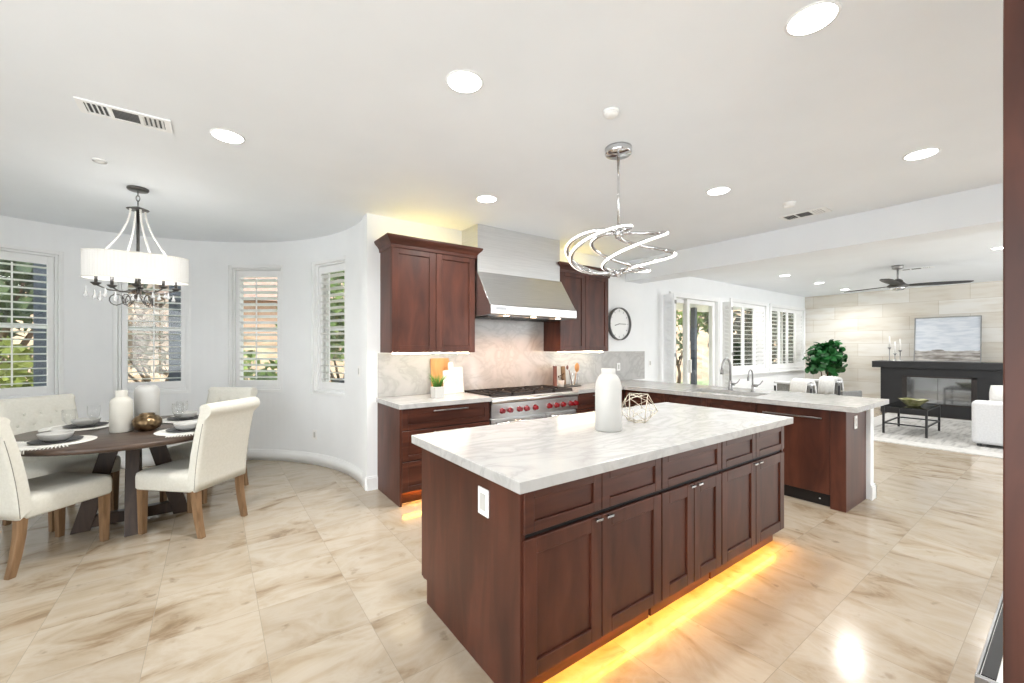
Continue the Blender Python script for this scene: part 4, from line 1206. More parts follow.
def make_chair(label, loc, rz):
    t_ = thing('dining_chair', label, 'chair', loc, rz, 'cream tufted dining chairs around the round table')
    # seat cushion: rounded slab
    def rr_ring(w, d, z, r, cy=0.0, n=5):
        pts = []
        for sx, sy, a0 in ((1, 1, 0), (-1, 1, 90), (-1, -1, 180), (1, -1, 270)):
            for i in range(n + 1):
                a_ = rad(a0 + 90 * i / n)
                pts.append((sx * (w / 2 - r) + r * math.cos(a_), cy + sy * (d / 2 - r) + r * math.sin(a_), z))
        return pts
    seat = MB().loft([rr_ring(0.47, 0.49, 0.345, 0.03, 0.02), rr_ring(0.485, 0.505, 0.36, 0.03, 0.02), rr_ring(0.49, 0.51, 0.44, 0.035, 0.02), rr_ring(0.485, 0.505, 0.468, 0.04, 0.02), rr_ring(0.45, 0.47, 0.483, 0.05, 0.02), rr_ring(0.3, 0.3, 0.489, 0.08, 0.02)], True, True, True)
    part('seat', seat, 'fabric', t_, local=True)
    # back: front face dimpled at the buttons, top rolled backwards
    btn = []
    for r_, z in enumerate((0.60, 0.69, 0.78, 0.87)):
        xs = (-0.155, -0.052, 0.052, 0.155) if r_ % 2 == 0 else (-0.104, 0.0, 0.104)
        btn += [(x, z) for x in xs]
    def fy(z):   # front line
        k = (z - 0.44) / 0.5
        return -0.185 - 0.05 * k - 0.05 * k * k
    def by(z):
        k = (z - 0.36) / 0.55
        return -0.262 - 0.03 * k - 0.055 * k * k
    NXc = 42
    rings = []
    zf = [0.40 + (0.955 - 0.40) * i / 26 for i in range(27)]
    for i in range(NXc + 1):
        x = -0.245 + 0.49 * i / NXc
        edge = 0.018 * max(0, (abs(x) - 0.215) / 0.03) ** 2
        ring = []
        for z in zf:
            dd = 0
            for bx2, bz in btn:
                q = ((x - bx2) ** 2 + (z - bz) ** 2) / (0.022 ** 2)
                if q < 9: dd += 0.014 * math.exp(-q)
            ring.append((x, fy(z) - dd - edge * 0.6, z))
        # roll: circle from the front top over and behind
        cyy, czz, R_ = fy(0.955) - 0.05, 0.955, 0.05
        for j in range(1, 12):
            a_ = rad(0 + 235 * j / 11)
            ring.append((x, cyy + R_ * math.cos(a_), czz + R_ * math.sin(a_)))
        for z in [0.88 - 0.53 * j / 9 for j in range(10)]:
            ring.append((x, by(z) + edge * 0.6, z))
        rings.append(ring)
    bk = part('backrest', MB().loft(rings, True, True, True), 'fabric', t_, local=True)
    bt = MB()
    for bx2, bz in btn: bt.ball((bx2, fy(bz) - 0.008, bz), 0.009, 8, 6, (1, 0.6, 1))
    part('buttons', bt, 'fabric', bk, local=True)
    pp = MB()
    for sx in (-1, 1):
        pp.tube([(sx * 0.2445, by(z) + 0.012, z) for z in [0.36 + 0.5 * i / 12 for i in range(13)]], 0.0022, 6)
    part('seam', pp, 'piping', bk, local=True)
    def leg(x, y0_, y1_, w0, w1, ztop):
        zz = [0, 0.12, 0.24, ztop]
        rg = []
        for z in zz:
            k = z / ztop
            w_ = w0 + (w1 - w0) * k
            yy = y0_ + (y1_ - y0_) * (1 - (1 - k) ** 1.8)
            rg.append([(x + a * w_, yy + b * w_, z) for a, b in ((-1, -1), (1, -1), (1, 1), (-1, 1))])
        return MB().loft(rg, True, True, False)
    for sx in (-1, 1):
        part('leg', leg(sx * 0.205, 0.235, 0.235, 0.019, 0.025, 0.35), 'oak', t_, bevel=0.003, local=True)
        part('leg', leg(sx * 0.205, -0.275, -0.225, 0.019, 0.025, 0.36), 'oak', t_, bevel=0.003, local=True)
    return t_
def face_to(dx, dy): return math.atan2(dy, dx) - PI / 2
ch0 = make_chair('cream dining chair at the left edge, its back to the camera, near side of table', (-0.955, 4.215, 0), face_to(0.72, 0.70))
dup(ch0, (-0.12, 4.205, 0), face_to(-0.72, 0.69), 'cream dining chair with its plain back fully in view, right of the round table')
dup(ch0, (-1.0, 5.0, 0), face_to(0.66, -0.75), 'tufted cream dining chair under the left window, facing the camera across the table')
dup(ch0, (-0.055, 5.02, 0), face_to(-0.68, -0.73), 'tufted cream dining chair mostly hidden behind the chair right of the table')

# table settings
def setting(idx, px, py, where):
    d = Vector((px - tx, py - ty, 0)).normalized()
    ang = math.atan2(d.y, d.x)
    z = TZ
    t_ = thing('placemat', 'white fringed placemat on the table before the %s' % where, 'placemat', (px, py, z), ang, 'white fringed placemats on the dining table')
    part('cloth', MB().lathe([(0.001, 0.0005), (0.205, 0.0005), (0.208, 0.003), (0.205, 0.005), (0.001, 0.005)], (0, 0, 0), 48), 'mat', t_, local=True)
    fg = MB()
    for k in range(38):
        a_ = -1.25 + 2.5 * k / 37
        r0 = 0.204; r1 = 0.268
        x0_, y0_ = r0 * math.cos(a_), r0 * math.sin(a_)
        x1_, y1_ = r1 * math.cos(a_) , r1 * math.sin(a_)
        # strands fold over the table edge
        wr = math.hypot(px + x1_ * d.x - y1_ * d.y - tx, py + x1_ * d.y + y1_ * d.x - ty)
        if wr < 0.742:
            fg.tube([(x0_, y0_, 0.0055), ((x0_ + x1_) / 2, (y0_ + y1_) / 2, 0.006), (x1_, y1_, 0.005)], 0.0042, 5)
        else:      # strands that pass the rim hang down over it
            w0 = math.hypot(px + x0_ * d.x - y0_ * d.y - tx, py + x0_ * d.y + y0_ * d.x - ty)
            k = max(0.05, (0.744 - w0) / (wr - w0))
            ex, ey = x0_ + (x1_ - x0_) * k, y0_ + (y1_ - y0_) * k
            fg.tube([(x0_, y0_, 0.0055), (ex, ey, 0.005), (ex + (x1_ - x0_) * 0.04, ey + (y1_ - y0_) * 0.04, -0.004), (ex + (x1_ - x0_) * 0.05, ey + (y1_ - y0_) * 0.05, -0.02)], 0.0042, 5)
    part('fringe', fg, 'mat', t_, local=True)
    single('dinner_plate', MB().lathe([(0.001, 0.0), (0.09, 0.0), (0.135, 0.010), (0.137, 0.013), (0.132, 0.014), (0.085, 0.005), (0.001, 0.005)], (px, py, z + 0.0055), 40), 'charger', 'dark grey plate under the bowl before the %s' % where, 'plate', (px, py, z + 0.0055), 'dark grey plates on the dining table')
    bz = z + 0.0115
    single('bowl', MB().lathe([(0.001, 0.0), (0.05, 0.0), (0.078, 0.02), (0.09, 0.05), (0.092, 0.056), (0.087, 0.056), (0.074, 0.024), (0.045, 0.008), (0.001, 0.008)], (px, py, bz), 40), 'white', 'white bowl on the dark plate before the %s' % where, 'bowl', (px, py, bz), 'white bowls on the dining table')
def goblet(gx_, gy_, where):
    z = TZ
    t_ = thing('wine_goblet', 'clear stemmed goblet on the table before the %s' % where, 'glass', (gx_, gy_, z), 0, 'stemmed goblets on the dining table')
    part('bowl', MB().lathe([(0.004, 0.075), (0.02, 0.085), (0.036, 0.115), (0.041, 0.15), (0.039, 0.195), (0.037, 0.195), (0.038, 0.15), (0.033, 0.117), (0.016, 0.09), (0.001, 0.084)], (gx_, gy_, z), 28, caps=False), 'thinglass', t_)
    part('stem', MB().lathe([(0.001, 0.0005), (0.036, 0.0005), (0.036, 0.003), (0.008, 0.007), (0.004, 0.02), (0.004, 0.06), (0.005, 0.076), (0.001, 0.08)], (gx_, gy_, z), 24), 'thinglass', t_)
places = {'chair at the left edge': (-0.90, 4.20 + 0.03), 'chair right of the table': (-0.14, 4.23), 'chair under the left window': (-0.90, 4.93), 'chair hidden at the far right': (-0.16, 4.95)}
PL = {'left edge chair': (-0.892, 4.25), 'chair right of the table': (-0.16, 4.225), 'tufted chair under the left window': (-0.86, 4.93), 'tufted chair at the far right': (-0.20, 4.90)}
for i, (k, (x, y)) in enumerate(PL.items()):
    setting(i, x, y, k)
goblet(-0.885, 4.545, 'left edge chair')
goblet(-0.78, 4.72, 'tufted chair under the left window')
goblet(-0.235, 4.50, 'chair right of the table')
goblet(-0.215, 4.66, 'tufted chair at the far right')
vz = TZ + 0.0005
single('bottle_vase', MB().lathe([(0.001, 0), (0.066, 0), (0.07, 0.006), (0.07, 0.225), (0.066, 0.25), (0.052, 0.265), (0.042, 0.272), (0.038, 0.28), (0.038, 0.325), (0.033, 0.327), (0.031, 0.28), (0.001, 0.26)], (-0.585, 4.49, vz), 40), 'cream', 'cream bottle vase with stepped neck on the dining table, left of the white vase', 'vase', (-0.585, 4.49, vz))
single('bottle_vase', MB().lathe([(0.001, 0), (0.079, 0), (0.084, 0.006), (0.084, 0.29), (0.08, 0.318), (0.066, 0.34), (0.052, 0.346), (0.047, 0.346), (0.042, 0.32), (0.001, 0.30)], (-0.45, 4.69, vz), 40), 'white', 'smooth white domed vase behind the bronze pot on the dining table', 'vase', (-0.45, 4.69, vz))
single('bronze_pot', MB().lathe([(0.001, 0), (0.05, 0), (0.08, 0.022), (0.096, 0.062), (0.092, 0.09), (0.072, 0.115), (0.05, 0.124), (0.05, 0.136), (0.043, 0.136), (0.042, 0.12), (0.06, 0.105), (0.001, 0.035)], (-0.425, 4.435, vz), 40), 'bronze', 'round bronze pot in front of the white vase on the dining table', 'pot', (-0.425, 4.435, vz))

# bay wall plates
def bay_plate(name, label, cat, ang, z, w=0.075, h=0.115):
    c = (BC[0] + BR * math.cos(rad(ang)), BC[1] + BR * math.sin(rad(ang)), z)
    t_ = thing(name, label, cat, c, rad(ang - 90))
    part('cover_plate', MB().box(-w / 2, w / 2, -0.007, 0.0015, -h / 2, h / 2), 'plastic', t_, bevel=0.002, local=True)
    part('rocker', MB().box(-w * 0.2, w * 0.2, -0.010, -0.007, -h * 0.28, h * 0.28), 'white', t_, local=True, bevel=0.001)
bay_plate('outlet_plate', 'white outlet plate low on the curved wall under the narrow right window', 'electrical outlet', 28.3, 0.36)
bay_plate('light_switch', 'white light switch on the curved wall beside the rightmost bay window', 'light switch', 0.8, 1.17)

# ------------------------------------------------------------------ near right: dark wood post, low unidentified panel
t = thing('cabinet_post', 'tall dark mahogany cabinet post at the right edge of the view', 'cabinet panel', (1.6, 0.07, 0))
part('front_stile', MB().box(1.52, 1.60, 0.05, 0.113, 0, 2.74), 'wood', t, bevel=0.003)
part('return_panel', MB().box(1.535, 1.60, -0.5, 0.047, 0, 2.74), 'wood', t, bevel=0.003)
t = thing('low_panel', 'low flat panel with silver rim and black border by the wood post', 'flat panel', (3.1, 0.0, 0))  # unidentified object, built as a plain low panel
part('slab', MB().box(2.60, 3.9, -0.42, 0.257, 0.0, 0.048), 'plastic', t, bevel=0.003)
part('border', MB().box(2.612, 3.9, 0.212, 0.253, 0.0485, 0.053), 'black', t, label='black border strip')
part('rim', MB().box(2.575, 2.598, -0.42, 0.268, 0.0, 0.056).box(2.60, 3.9, 0.259, 0.268, 0.0, 0.056), 'nickel', t, bevel=0.002, label='silver edge rim')

# ------------------------------------------------------------------ living room
# fireplace
FX = 12.05
t = thing('fireplace', 'long charcoal fireplace with thick mantel shelf against the stone wall', 'fireplace', (12.35, 0.9, 0))
mb = MB()
fy0, fy1 = -1.2, 2.655
oy0, oy1, oz0, oz1 = 1.22, 2.30, 0.24, 0.83
mb.box(FX, XS - 0.005, fy0, oy0, 0, 0.99).box(FX, XS - 0.005, oy1, fy1, 0, 0.99).box(FX, XS - 0.005, oy0, oy1, 0, oz0).box(FX, XS - 0.005, oy0, oy1, oz1, 0.99)
part('surround', mb, 'black', t)
part('mantel_shelf', MB().box(FX - 0.07, XS - 0.005, fy0 - 0.1, 2.79, 0.99, 1.128), 'black', t, bevel=0.004)
part('firebox_frame', MB().box(FX - 0.012, FX + 0.04, oy0, oy0 + 0.075, oz0, oz1).box(FX - 0.012, FX + 0.04, oy1 - 0.075, oy1, oz0, oz1).box(FX - 0.012, FX + 0.04, oy0, oy1, oz1 - 0.03, oz1).box(FX - 0.012, FX + 0.04, oy0, oy1, oz0, oz0 + 0.03), 'iron', t, bevel=0.002)
gl = part('glass_door', MB().box(FX + 0.012, FX + 0.02, oy0 + 0.07, (oy0 + oy1) / 2 - 0.003, oz0 + 0.03, oz1 - 0.03), 'firebox', t)
gl = part('glass_door', MB().box(FX + 0.012, FX + 0.02, (oy0 + oy1) / 2 + 0.003, oy1 - 0.07, oz0 + 0.03, oz1 - 0.03), 'firebox', t)
part('firebox_back', MB().box(FX + 0.3, FX + 0.32, oy0, oy1, oz0, oz1), 'iron', t)
# picture leaning on mantel
t = thing('framed_painting', 'pale landscape painting in thin silver frame leaning on the mantel', 'painting', (12.42, 1.69, 1.129))
m_ = Matrix.Rotation(rad(6), 4, 'Y')
hw2, hh = 0.475, 0.93
part('canvas', MB().box(-0.015, 0.0, -hw2, hw2, 0.01, hh, m_), 'painting', t, local=True)
part('frame', MB().box(-0.025, 0.005, -hw2 - 0.015, -hw2, 0, hh + 0.015, m_).box(-0.025, 0.005, hw2, hw2 + 0.015, 0, hh + 0.015, m_).box(-0.025, 0.005, -hw2, hw2, hh, hh + 0.015, m_).box(-0.025, 0.005, -hw2, hw2, 0, 0.012, m_), 'nickel', t, local=True)
for y, h1, h2, lb in ((2.52, 0.30, 0.25, 'left candlestick of three, its white candle reaching highest on the mantel'), (2.43, 0.17, 0.26, 'middle candlestick of three, the shortest holder on the mantel'), (2.345, 0.24, 0.25, 'right candlestick of three on the mantel, nearest the painting')):
    t = thing('candlestick', lb, 'candlestick', (12.12, y, 1.129), group='silver candlesticks on the mantel')
    part('holder', MB().lathe([(0.001, 0), (0.04, 0), (0.042, 0.006), (0.012, 0.018), (0.008, 0.05), (0.008, h1 - 0.04), (0.02, h1 - 0.02), (0.032, h1 - 0.01), (0.032, h1), (0.001, h1)], (12.12, y, 1.129), 18), 'nickel', t)
    part('candle', MB().lathe([(0.001, h1), (0.016, h1), (0.012, h1 + h2 - 0.01), (0.001, h1 + h2)], (12.12, y, 1.129), 14), 'candle', t)
# rug
t = thing('area_rug', 'pale distressed grey rug under the glass coffee table', 'rug', (10.0, 1.2, 0))
part('field', MB().box(8.55, 11.6, -0.6, 2.2, 0.0, 0.012), 'rug', t)
part('border', MB().box(8.2, 8.55, -0.9, 2.5, 0, 0.011).box(11.6, 11.9, -0.9, 2.5, 0, 0.011).box(8.55, 11.6, 2.2, 2.5, 0, 0.011).box(8.55, 11.6, -0.9, -0.6, 0, 0.011), 'rugedge', t)
# coffee table
t = thing('coffee_table', 'black metal coffee table with smoked glass top on the rug', 'coffee table', (9.45, 1.68, 0.012))
X0, X1, Y0, Y1 = 9.02, 9.98, 1.44, 1.95
for x in (X0, X1):
    for y in (Y0, Y1):
        part('leg', MB().box(x - 0.014, x + 0.014, y - 0.014, y + 0.014, 0.012, 0.45), 'black', t)
rl = MB()
for z in (0.17, 0.43):
    rl.box(X0, X1, Y0 - 0.01, Y0 + 0.01, z, z + 0.02).box(X0, X1, Y1 - 0.01, Y1 + 0.01, z, z + 0.02).box(X0 - 0.01, X0 + 0.01, Y0, Y1, z, z + 0.02).box(X1 - 0.01, X1 + 0.01, Y0, Y1, z, z + 0.02)
part('rails', rl, 'black', t)
part('glass_top', MB().box(X0 - 0.012, X1 + 0.012, Y0 - 0.012, Y1 + 0.012, 0.451, 0.461), 'smoke', t)
mb = MB()
n_ = 10
rings = [[(9.42 + r_ * math.cos(2 * PI * i / n_) * 1.0, 1.66 + r_ * math.sin(2 * PI * i / n_), 0.4615 + z + (0.015 if i % 2 else 0) * (r_ > 0.15)) for i in range(n_)] for r_, z in ((0.001, 0), (0.08, 0), (0.11, 0.03), (0.19, 0.10), (0.18, 0.10), (0.10, 0.04), (0.001, 0.02))]
mb.loft(rings, True, False, False)
single('decor_bowl', mb, 'greenglass', 'faceted olive green bowl on the coffee table', 'bowl', (9.42, 1.66, 0.4615))
# sofa (right, mostly cut by the wood post)
t = thing('sofa', 'white slipcovered sofa at the right of the rug', 'sofa', (9.5, 0.3, 0.012))
sx0 = 8.86
part('base', MB().box(sx0 + 0.05, 11.0, 0.0, 0.90, 0.06, 0.44), 'slip', t, bevel=0.03, seg=4)
part('armrest', MB().box(sx0, sx0 + 0.24, -0.02, 0.955, 0.05, 0.66), 'slip', t, bevel=0.05, seg=5)
part('armrest', MB().box(10.85, 11.09, -0.02, 0.955, 0.05, 0.66), 'slip', t, bevel=0.05, seg=5)
part('backrest', MB().box(sx0, 11.09, -0.22, 0.03, 0.05, 0.84), 'slip', t, bevel=0.06, seg=5)
for x0 in (sx0 + 0.25, 9.98):
    part('seat_cushion', MB().box(x0, x0 + 0.86, 0.04, 0.92, 0.44, 0.58), 'slip', t, bevel=0.04, seg=4)
for x in (sx0 + 0.08, 11.0):
    for y in (-0.12, 0.88): part('leg', MB().box(x - 0.025, x + 0.025, y - 0.025, y + 0.025, 0.012, 0.06), 'black', t)
def pillow(name, label, c, w, h, th, rot, mat):
    mb_ = MB()
    n_ = 14
    R_ = []
    for i in range(n_ + 1):
        u = -1 + 2 * i / n_
        ring = []
        for j in range(n_):
            v = -1 + 2 * j / (n_ - 1)
            k = ((1 - u ** 2) * (1 - v ** 2)) ** 0.45
            ring.append((u * w / 2 * (1 - 0.06 * (v * v)), -th / 2 * k, v * h / 2 * (1 - 0.06 * u * u)))
        for j in reversed(range(n_)):
            v = -1 + 2 * j / (n_ - 1)
            k = ((1 - u ** 2) * (1 - v ** 2)) ** 0.45
            ring.append((u * w / 2 * (1 - 0.06 * (v * v)), th / 2 * k + 0.001, v * h / 2 * (1 - 0.06 * u * u)))
        R_.append(ring)
    mb_.loft(R_, True, True, True)
    mb_.v = [tuple(rot @ Vector(p)) for p in mb_.v]
    o = single(name, mb_, mat, label, 'pillow', c, local=True)
    return o
pillow('throw_pillow', 'white square cushion leaning on the sofa armrest', (sx0 + 0.42, 0.62, 0.735), 0.40, 0.29, 0.14, Matrix.Rotation(rad(90), 3, 'Z') @ Matrix.Rotation(rad(14), 3, 'X'), 'throw')
# armchairs by the window wall, backs toward the camera
def armchair(label, loc, rz, tlabel):
    t_ = thing('armchair', label, 'armchair', loc, rz, 'grey backed armchairs beyond the peninsula')
    fr_ = MB()
    part('backrest', MB().box(-0.31, 0.31, -0.36, -0.25, 0.32, 0.76), 'greyfab', t_, bevel=0.03, seg=3, local=True)
    part('seat', MB().box(-0.30, 0.30, -0.26, 0.34, 0.28, 0.46), 'greyfab', t_, bevel=0.04, seg=3, local=True)
    for sx in (-1, 1):
        part('arm', MB().box(sx * 0.335 - 0.03, sx * 0.335 + 0.03, -0.30, 0.30, 0.30, 0.58), 'greyfab', t_, bevel=0.02, local=True)
        part('leg', MB().tube([(sx * 0.335, -0.34, 0.0), (sx * 0.335, -0.36, 0.70)], 0.018, 8), 'black', t_, local=True)
        part('leg', MB().tube([(sx * 0.335, 0.32, 0.0), (sx * 0.335, 0.32, 0.32)], 0.018, 8), 'black', t_, local=True)
    part('top_rail', MB().box(-0.35, 0.35, -0.385, -0.25, 0.745, 0.785), 'slip', t_, bevel=0.015, local=True)
    m_ = Matrix.Translation(loc) @ Matrix.Rotation(rz, 4, 'Z')
    # folded throw hanging over the back
    mb_ = MB()
    pts = [(-0.16, 0.60), (-0.19, 0.72), (-0.23, 0.80), (-0.31, 0.825), (-0.40, 0.79), (-0.415, 0.66), (-0.42, 0.50)]
    rg = []
    for k in range(11):
        x = 0.0 + 0.29 * k / 10
        wv = 0.012 * math.sin(k * 1.7)
        rg.append([(x + (0.05 * (q[1] - 0.6)), q[0] + wv * 0.4, q[1] + wv) for q in pts] + [(x + 0.05 * (q[1] - 0.6), q[0] + (0.03 if q[0] > -0.3 else -0.022) + wv * 0.4, q[1] + (0.035 if q[1] > 0.7 else 0) + wv) for q in reversed(pts)])
    mb_.loft(rg, True, True, True)
    single('throw_blanket', mb_, 'throw', tlabel, 'blanket', loc, local=True, rz=rz)
armchair('left of the two grey backed armchairs showing above the peninsula worktop', (8.98, 3.05, 0), rad(-105), 'white throw draped over the left grey armchair beyond the peninsula')
armchair('right of the two grey backed armchairs, just below the fig plant', (10.15, 2.98, 0), rad(-105), 'white throw draped over the right grey armchair below the fig plant')
# fiddle leaf fig
t = thing('potted_fig', 'bushy dark green fig plant in a grey pot in the corner by the stone wall', 'plant', (11.75, 3.58, 0))
part('pot', MB().lathe([(0.001, 0), (0.15, 0), (0.19, 0.36), (0.175, 0.36), (0.16, 0.30), (0.001, 0.30)], (11.75, 3.58, 0), 28), 'grey', t)
tr = MB()
for k in range(5):
    a_ = k * 1.26
    tr.tube([(11.75 + 0.03 * math.cos(a_), 3.58 + 0.03 * math.sin(a_), 0.28), (11.75 + 0.10 * math.cos(a_), 3.58 + 0.10 * math.sin(a_), 0.8), (11.75 + 0.2 * math.cos(a_), 3.58 + 0.2 * math.sin(a_), 1.35)], [0.014, 0.011, 0.006], 8)
part('stems', tr, 'bark', t)
def leaf_mesh(mb_, c, d, up, L_, W2):
    d = d.normalized(); s_ = d.cross(up).normalized(); n_ = s_.cross(d)
    pts = []
    prof_ = [(0, 0.05), (0.2, 0.55), (0.45, 0.75), (0.7, 1.0), (0.9, 0.7), (1.0, 0.1)]
    vs_, F = [], []
    for i, (u, wv) in enumerate(prof_):
        base = c + d * (u * L_) - n_ * (0.25 * L_ * u * u)
        vs_ += [base - s_ * W2 * wv + n_ * 0.012, base, base + s_ * W2 * wv + n_ * 0.012]
        if i:
            o = 3 * i
            F += [(o - 3, o - 2, o + 1, o), (o - 2, o - 1, o + 2, o + 1)]
    mb_.add(vs_, F, True)
lf = MB()
random.seed(11)
for k in range(300):
    a_ = random.uniform(0, 2 * PI); ph = random.uniform(-0.9, 1.4); rr = random.uniform(0.08, 0.33)
    c = Vector((11.75 + rr * math.cos(a_) * math.cos(ph), 3.58 + rr * math.sin(a_) * math.cos(ph), 1.14 + 0.42 * math.sin(ph) * (0.35 + 0.65 * rr / 0.33)))
    rad_ = Vector((math.cos(a_) * math.cos(ph), math.sin(a_) * math.cos(ph), math.sin(ph) + 0.25))
    d = Vector((math.cos(a_) * 0.6 + random.uniform(-0.6, 0.6), math.sin(a_) * 0.6 + random.uniform(-0.6, 0.6), random.uniform(-0.6, 1.0)))
    leaf_mesh(lf, c, d, rad_ if k % 3 else Vector((0, 0, 1)), random.uniform(0.13, 0.19), random.uniform(0.065, 0.095))
part('leaves', lf, 'fig', t)
# ceiling fan
fx_, fy_ = 9.05, 1.78
t = thing('ceiling_fan', 'dark long bladed ceiling fan with nickel stem in the living room', 'ceiling fan', (fx_, fy_, CH))
part('canopy', MB().lathe([(0.001, -0.001), (0.075, -0.001), (0.07, -0.05), (0.03, -0.065), (0.001, -0.065)], (fx_, fy_, CH), 24), 'nickel', t)
part('downrod', MB().cyl((fx_, fy_, CH - 0.06), (fx_, fy_, CH - 0.26), 0.013), 'nickel', t)
part('motor', MB().lathe([(0.03, -0.22), (0.06, -0.24), (0.07, -0.27), (0.10, -0.30), (0.135, -0.325), (0.135, -0.345), (0.09, -0.36)], (fx_, fy_, CH), 28), 'gunmetal', t)
part('light_cap', MB().lathe([(0.10, -0.35), (0.10, -0.375), (0.07, -0.40), (0.001, -0.405)], (fx_, fy_, CH), 28), 'chrome', t)
for k in range(3):
    a_ = rad(-58 + 120 * k)
    m_ = Matrix.Translation((fx_, fy_, CH - 0.325)) @ Matrix.Rotation(a_, 4, 'Z')
    bl = MB()
    rg = []
    for i in range(11):
        s_ = i / 10
        x = 0.10 + 0.80 * s_
        wd = 0.035 + 0.055 * math.sin(min(1, s_ * 1.15) * PI * 0.75) ** 0.8
        if s_ > 0.97: wd *= 0.6
        tw = -0.13 * (1 - 0.4 * s_)
        z = 0.012 * s_
        rg.append([tuple(m_ @ Vector((x, -wd, z - wd * tw - 0.004))), tuple(m_ @ Vector((x, wd, z + wd * tw - 0.004))), tuple(m_ @ Vector((x, wd, z + wd * tw + 0.006))), tuple(m_ @ Vector((x, -wd, z - wd * tw + 0.006)))])
    bl.loft(rg, True, True, False)
    part('blade', bl, 'black', t)

# ------------------------------------------------------------------ outside
def gslab(x0, x1, y0, y1, z0, z1): return MB().box(x0, x1, y0, y1, z0, z1)
struct('ground_lawn', MB().box(-40, 60, 4.6, 12, -0.4, -0.2), 'lawn')
struct('patio_ground', MB().box(5.7, 13.5, 4.52, 8.0, -0.2, -0.1), 'paving')
mb = MB()
random.seed(5)
NXh, NYh = 60, 16
H_ = []
for j in range(NYh + 1):
    H_.append([(-45 + 120 * i / NXh, 11 + 26 * j / NYh, -0.25 + (0.42 * 26 * j / NYh) * (0.85 + 0.15 * math.sin(i * 0.7)) + 0.25 * math.sin(i * 1.3 + j * 0.9) * min(1, j)) for i in range(NXh + 1)])
mb.loft(H_, False, False, True)
o = struct('hill', mb, 'dirt')
def tree(name, label, cat, x, y, z, h, r, mat, trunk=0.5, n=700, ls=0.22, group=None, flat=1.0):
    t_ = thing(name, label, cat, (x, y, z), group=group)
    rnd = random.Random(hash((round(x, 2), round(y, 2))) & 0xffff)
    tb = MB().tube([(x, y, z), (x + 0.1, y, z + h * trunk * 0.5), (x, y + 0.1, z + h * trunk * 1.1)], [0.05 * r + 0.03, 0.04 * r + 0.02, 0.02 * r + 0.01], 8)
    for k in range(6):
        a_ = k * 1.05
        tb.tube([(x, y, z + h * trunk * (0.6 + 0.06 * k)), (x + r * 0.6 * math.cos(a_), y + r * 0.6 * math.sin(a_), z + h * (trunk + 0.25))], [0.025 * r + 0.01, 0.01], 6)
    part('trunk', tb, 'bark', t_)
    fb = MB()
    lob = [(rnd.uniform(-0.55, 0.55) * r, rnd.uniform(-0.55, 0.55) * r, h * (trunk + (1 - trunk) * rnd.uniform(0.25, 0.8)), rnd.uniform(0.4, 0.6) * r) for _ in range(9)]
    for k in range(n):
        lx, ly, lz, lr = lob[k % 9]
        u = Vector((rnd.gauss(0, 1), rnd.gauss(0, 1), rnd.gauss(0, 1))).normalized() * lr * rnd.uniform(0.6, 1.0)
        c = Vector((x + lx, y + ly, z + lz)) + Vector((u.x, u.y, u.z * flat))
        a1 = Vector((rnd.gauss(0, 1), rnd.gauss(0, 1), rnd.gauss(0, 1))).normalized() * ls
        a2 = a1.cross(Vector((rnd.gauss(0, 1), rnd.gauss(0, 1), rnd.gauss(0, 1)))).normalized() * ls * 0.6
        fb.add([c - a1, c - a2, c + a1, c + a2], [(0, 1, 2, 3)])
    part('crown', fb, mat, t_)
    return t_
TG = 'trees and shrubs outside the windows'
tree('oak_tree', 'dark green tree outside the left window, filling its upper half', 'tree', -2.9, 10.5, -0.2, 5.2, 2.1, 'tree1', 0.3, 1700, 0.17, TG)
tree('garden_shrub', 'yellow green shrub outside the left window, lower half', 'shrub', -2.15, 9.3, -0.2, 1.75, 0.75, 'tree2', 0.15, 500, 0.09, TG)
tree('bare_shrub', 'dry brownish shrub outside the window behind the chandelier', 'shrub', -0.9, 11.2, -0.1, 3.0, 1.3, 'tree4', 0.2, 380, 0.12, TG)
tree('garden_tree', 'grey green tree high outside the window behind the chandelier', 'tree', -1.6, 14.5, 1.2, 4.6, 1.9, 'tree1', 0.4, 500, 0.2, TG)
tree('garden_shrub', 'low green hedge shrub outside the third bay window', 'shrub', 0.95, 11.5, -0.2, 1.55, 0.9, 'tree3', 0.15, 480, 0.1, TG)
tree('garden_tree', 'bright green tree outside the narrow right bay window', 'tree', 2.35, 9.8, -0.2, 3.6, 1.2, 'tree3', 0.22, 800, 0.12, TG)
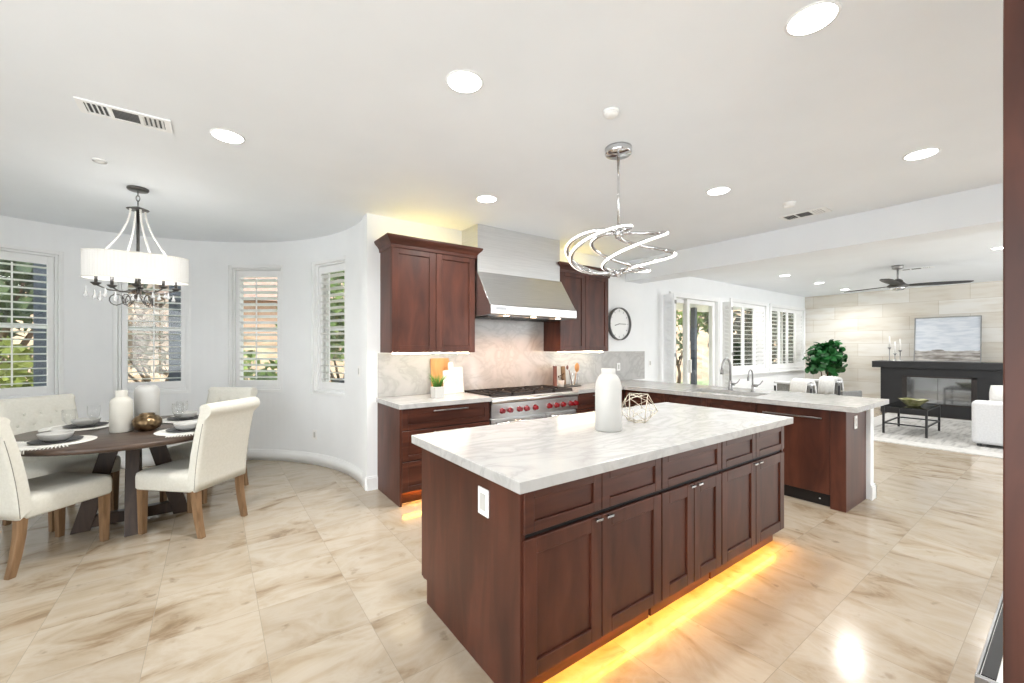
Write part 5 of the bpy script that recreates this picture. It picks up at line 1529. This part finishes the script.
tree('patio_tree', 'small dark bare tree behind the left glass of the patio door', 'tree', 13.8, 8.7, -0.1, 2.3, 0.9, 'tree1', 0.5, 90, 0.1, TG)
tree('garden_tree', 'leafy green tree high behind the right glass of the patio door', 'tree', 16.4, 9.65, 0.0, 4.4, 1.5, 'tree3', 0.5, 700, 0.16, TG)
tree('shade_backdrop', 'dark leafy backdrop added for patio shade outside the first shuttered living room window', 'shrub', 15.2, 7.0, -0.2, 3.3, 1.3, 'shadefoliage', 0.1, 1200, 0.13, TG)  # added backdrop, stands for the patio shade behind the louvers
tree('shade_backdrop', 'dark leafy backdrop added for patio shade outside the shuttered window nearest the stone wall', 'shrub', 17.6, 6.6, -0.2, 3.5, 1.4, 'shadefoliage', 0.1, 1200, 0.13, TG)  # second added backdrop, keeps the louver gaps dark
# neighbour house seen through the third bay window
t = thing('neighbour_house', 'peach stucco house beyond the hedge outside the third bay window', 'house', (1.6, 17.5, 0))
part('walls', MB().box(-1.2, 4.6, 16.5, 20.5, -0.2, 3.1), 'peach', t)
part('roof', MB().prism([(15.9, 3.0), (18.5, 4.5), (21.1, 3.0)], -1.7, 5.1, 'x'), 'rooft', t)
single('low_box', MB().box(2.0, 3.0, 8.3, 8.9, -0.2, 0.75).box(1.97, 3.03, 8.27, 8.93, 0.75, 0.80), 'slate', 'dark blue grey box low outside the narrow right bay window', 'box', (2.5, 8.6, -0.2), bevel=0.01)  # plain dark box standing for an unidentified low shape
PG = 'slate posts outside the windows'
for x, y, lb in ((-1.72, 7.65, 'slate blue post outside the left window at its right edge'), (-0.42, 7.45, 'slate blue post outside the window behind the chandelier, at its right edge'), (11.25, 6.6, 'slate blue patio post behind the right glass of the patio door')):
    t = thing('patio_post', lb, 'post', (x, y, -0.2), group=PG)
    part('shaft', MB().box(x - 0.065, x + 0.065, y - 0.065, y + 0.065, -0.2, 2.58), 'slate', t, bevel=0.005)
    part('foot', MB().box(x - 0.085, x + 0.085, y - 0.085, y + 0.085, -0.2, -0.05), 'slate', t, bevel=0.005)
struct('patio_roof', MB().box(6.2, 13.2, 4.52, 7.4, 2.6, 2.75), 'trim')
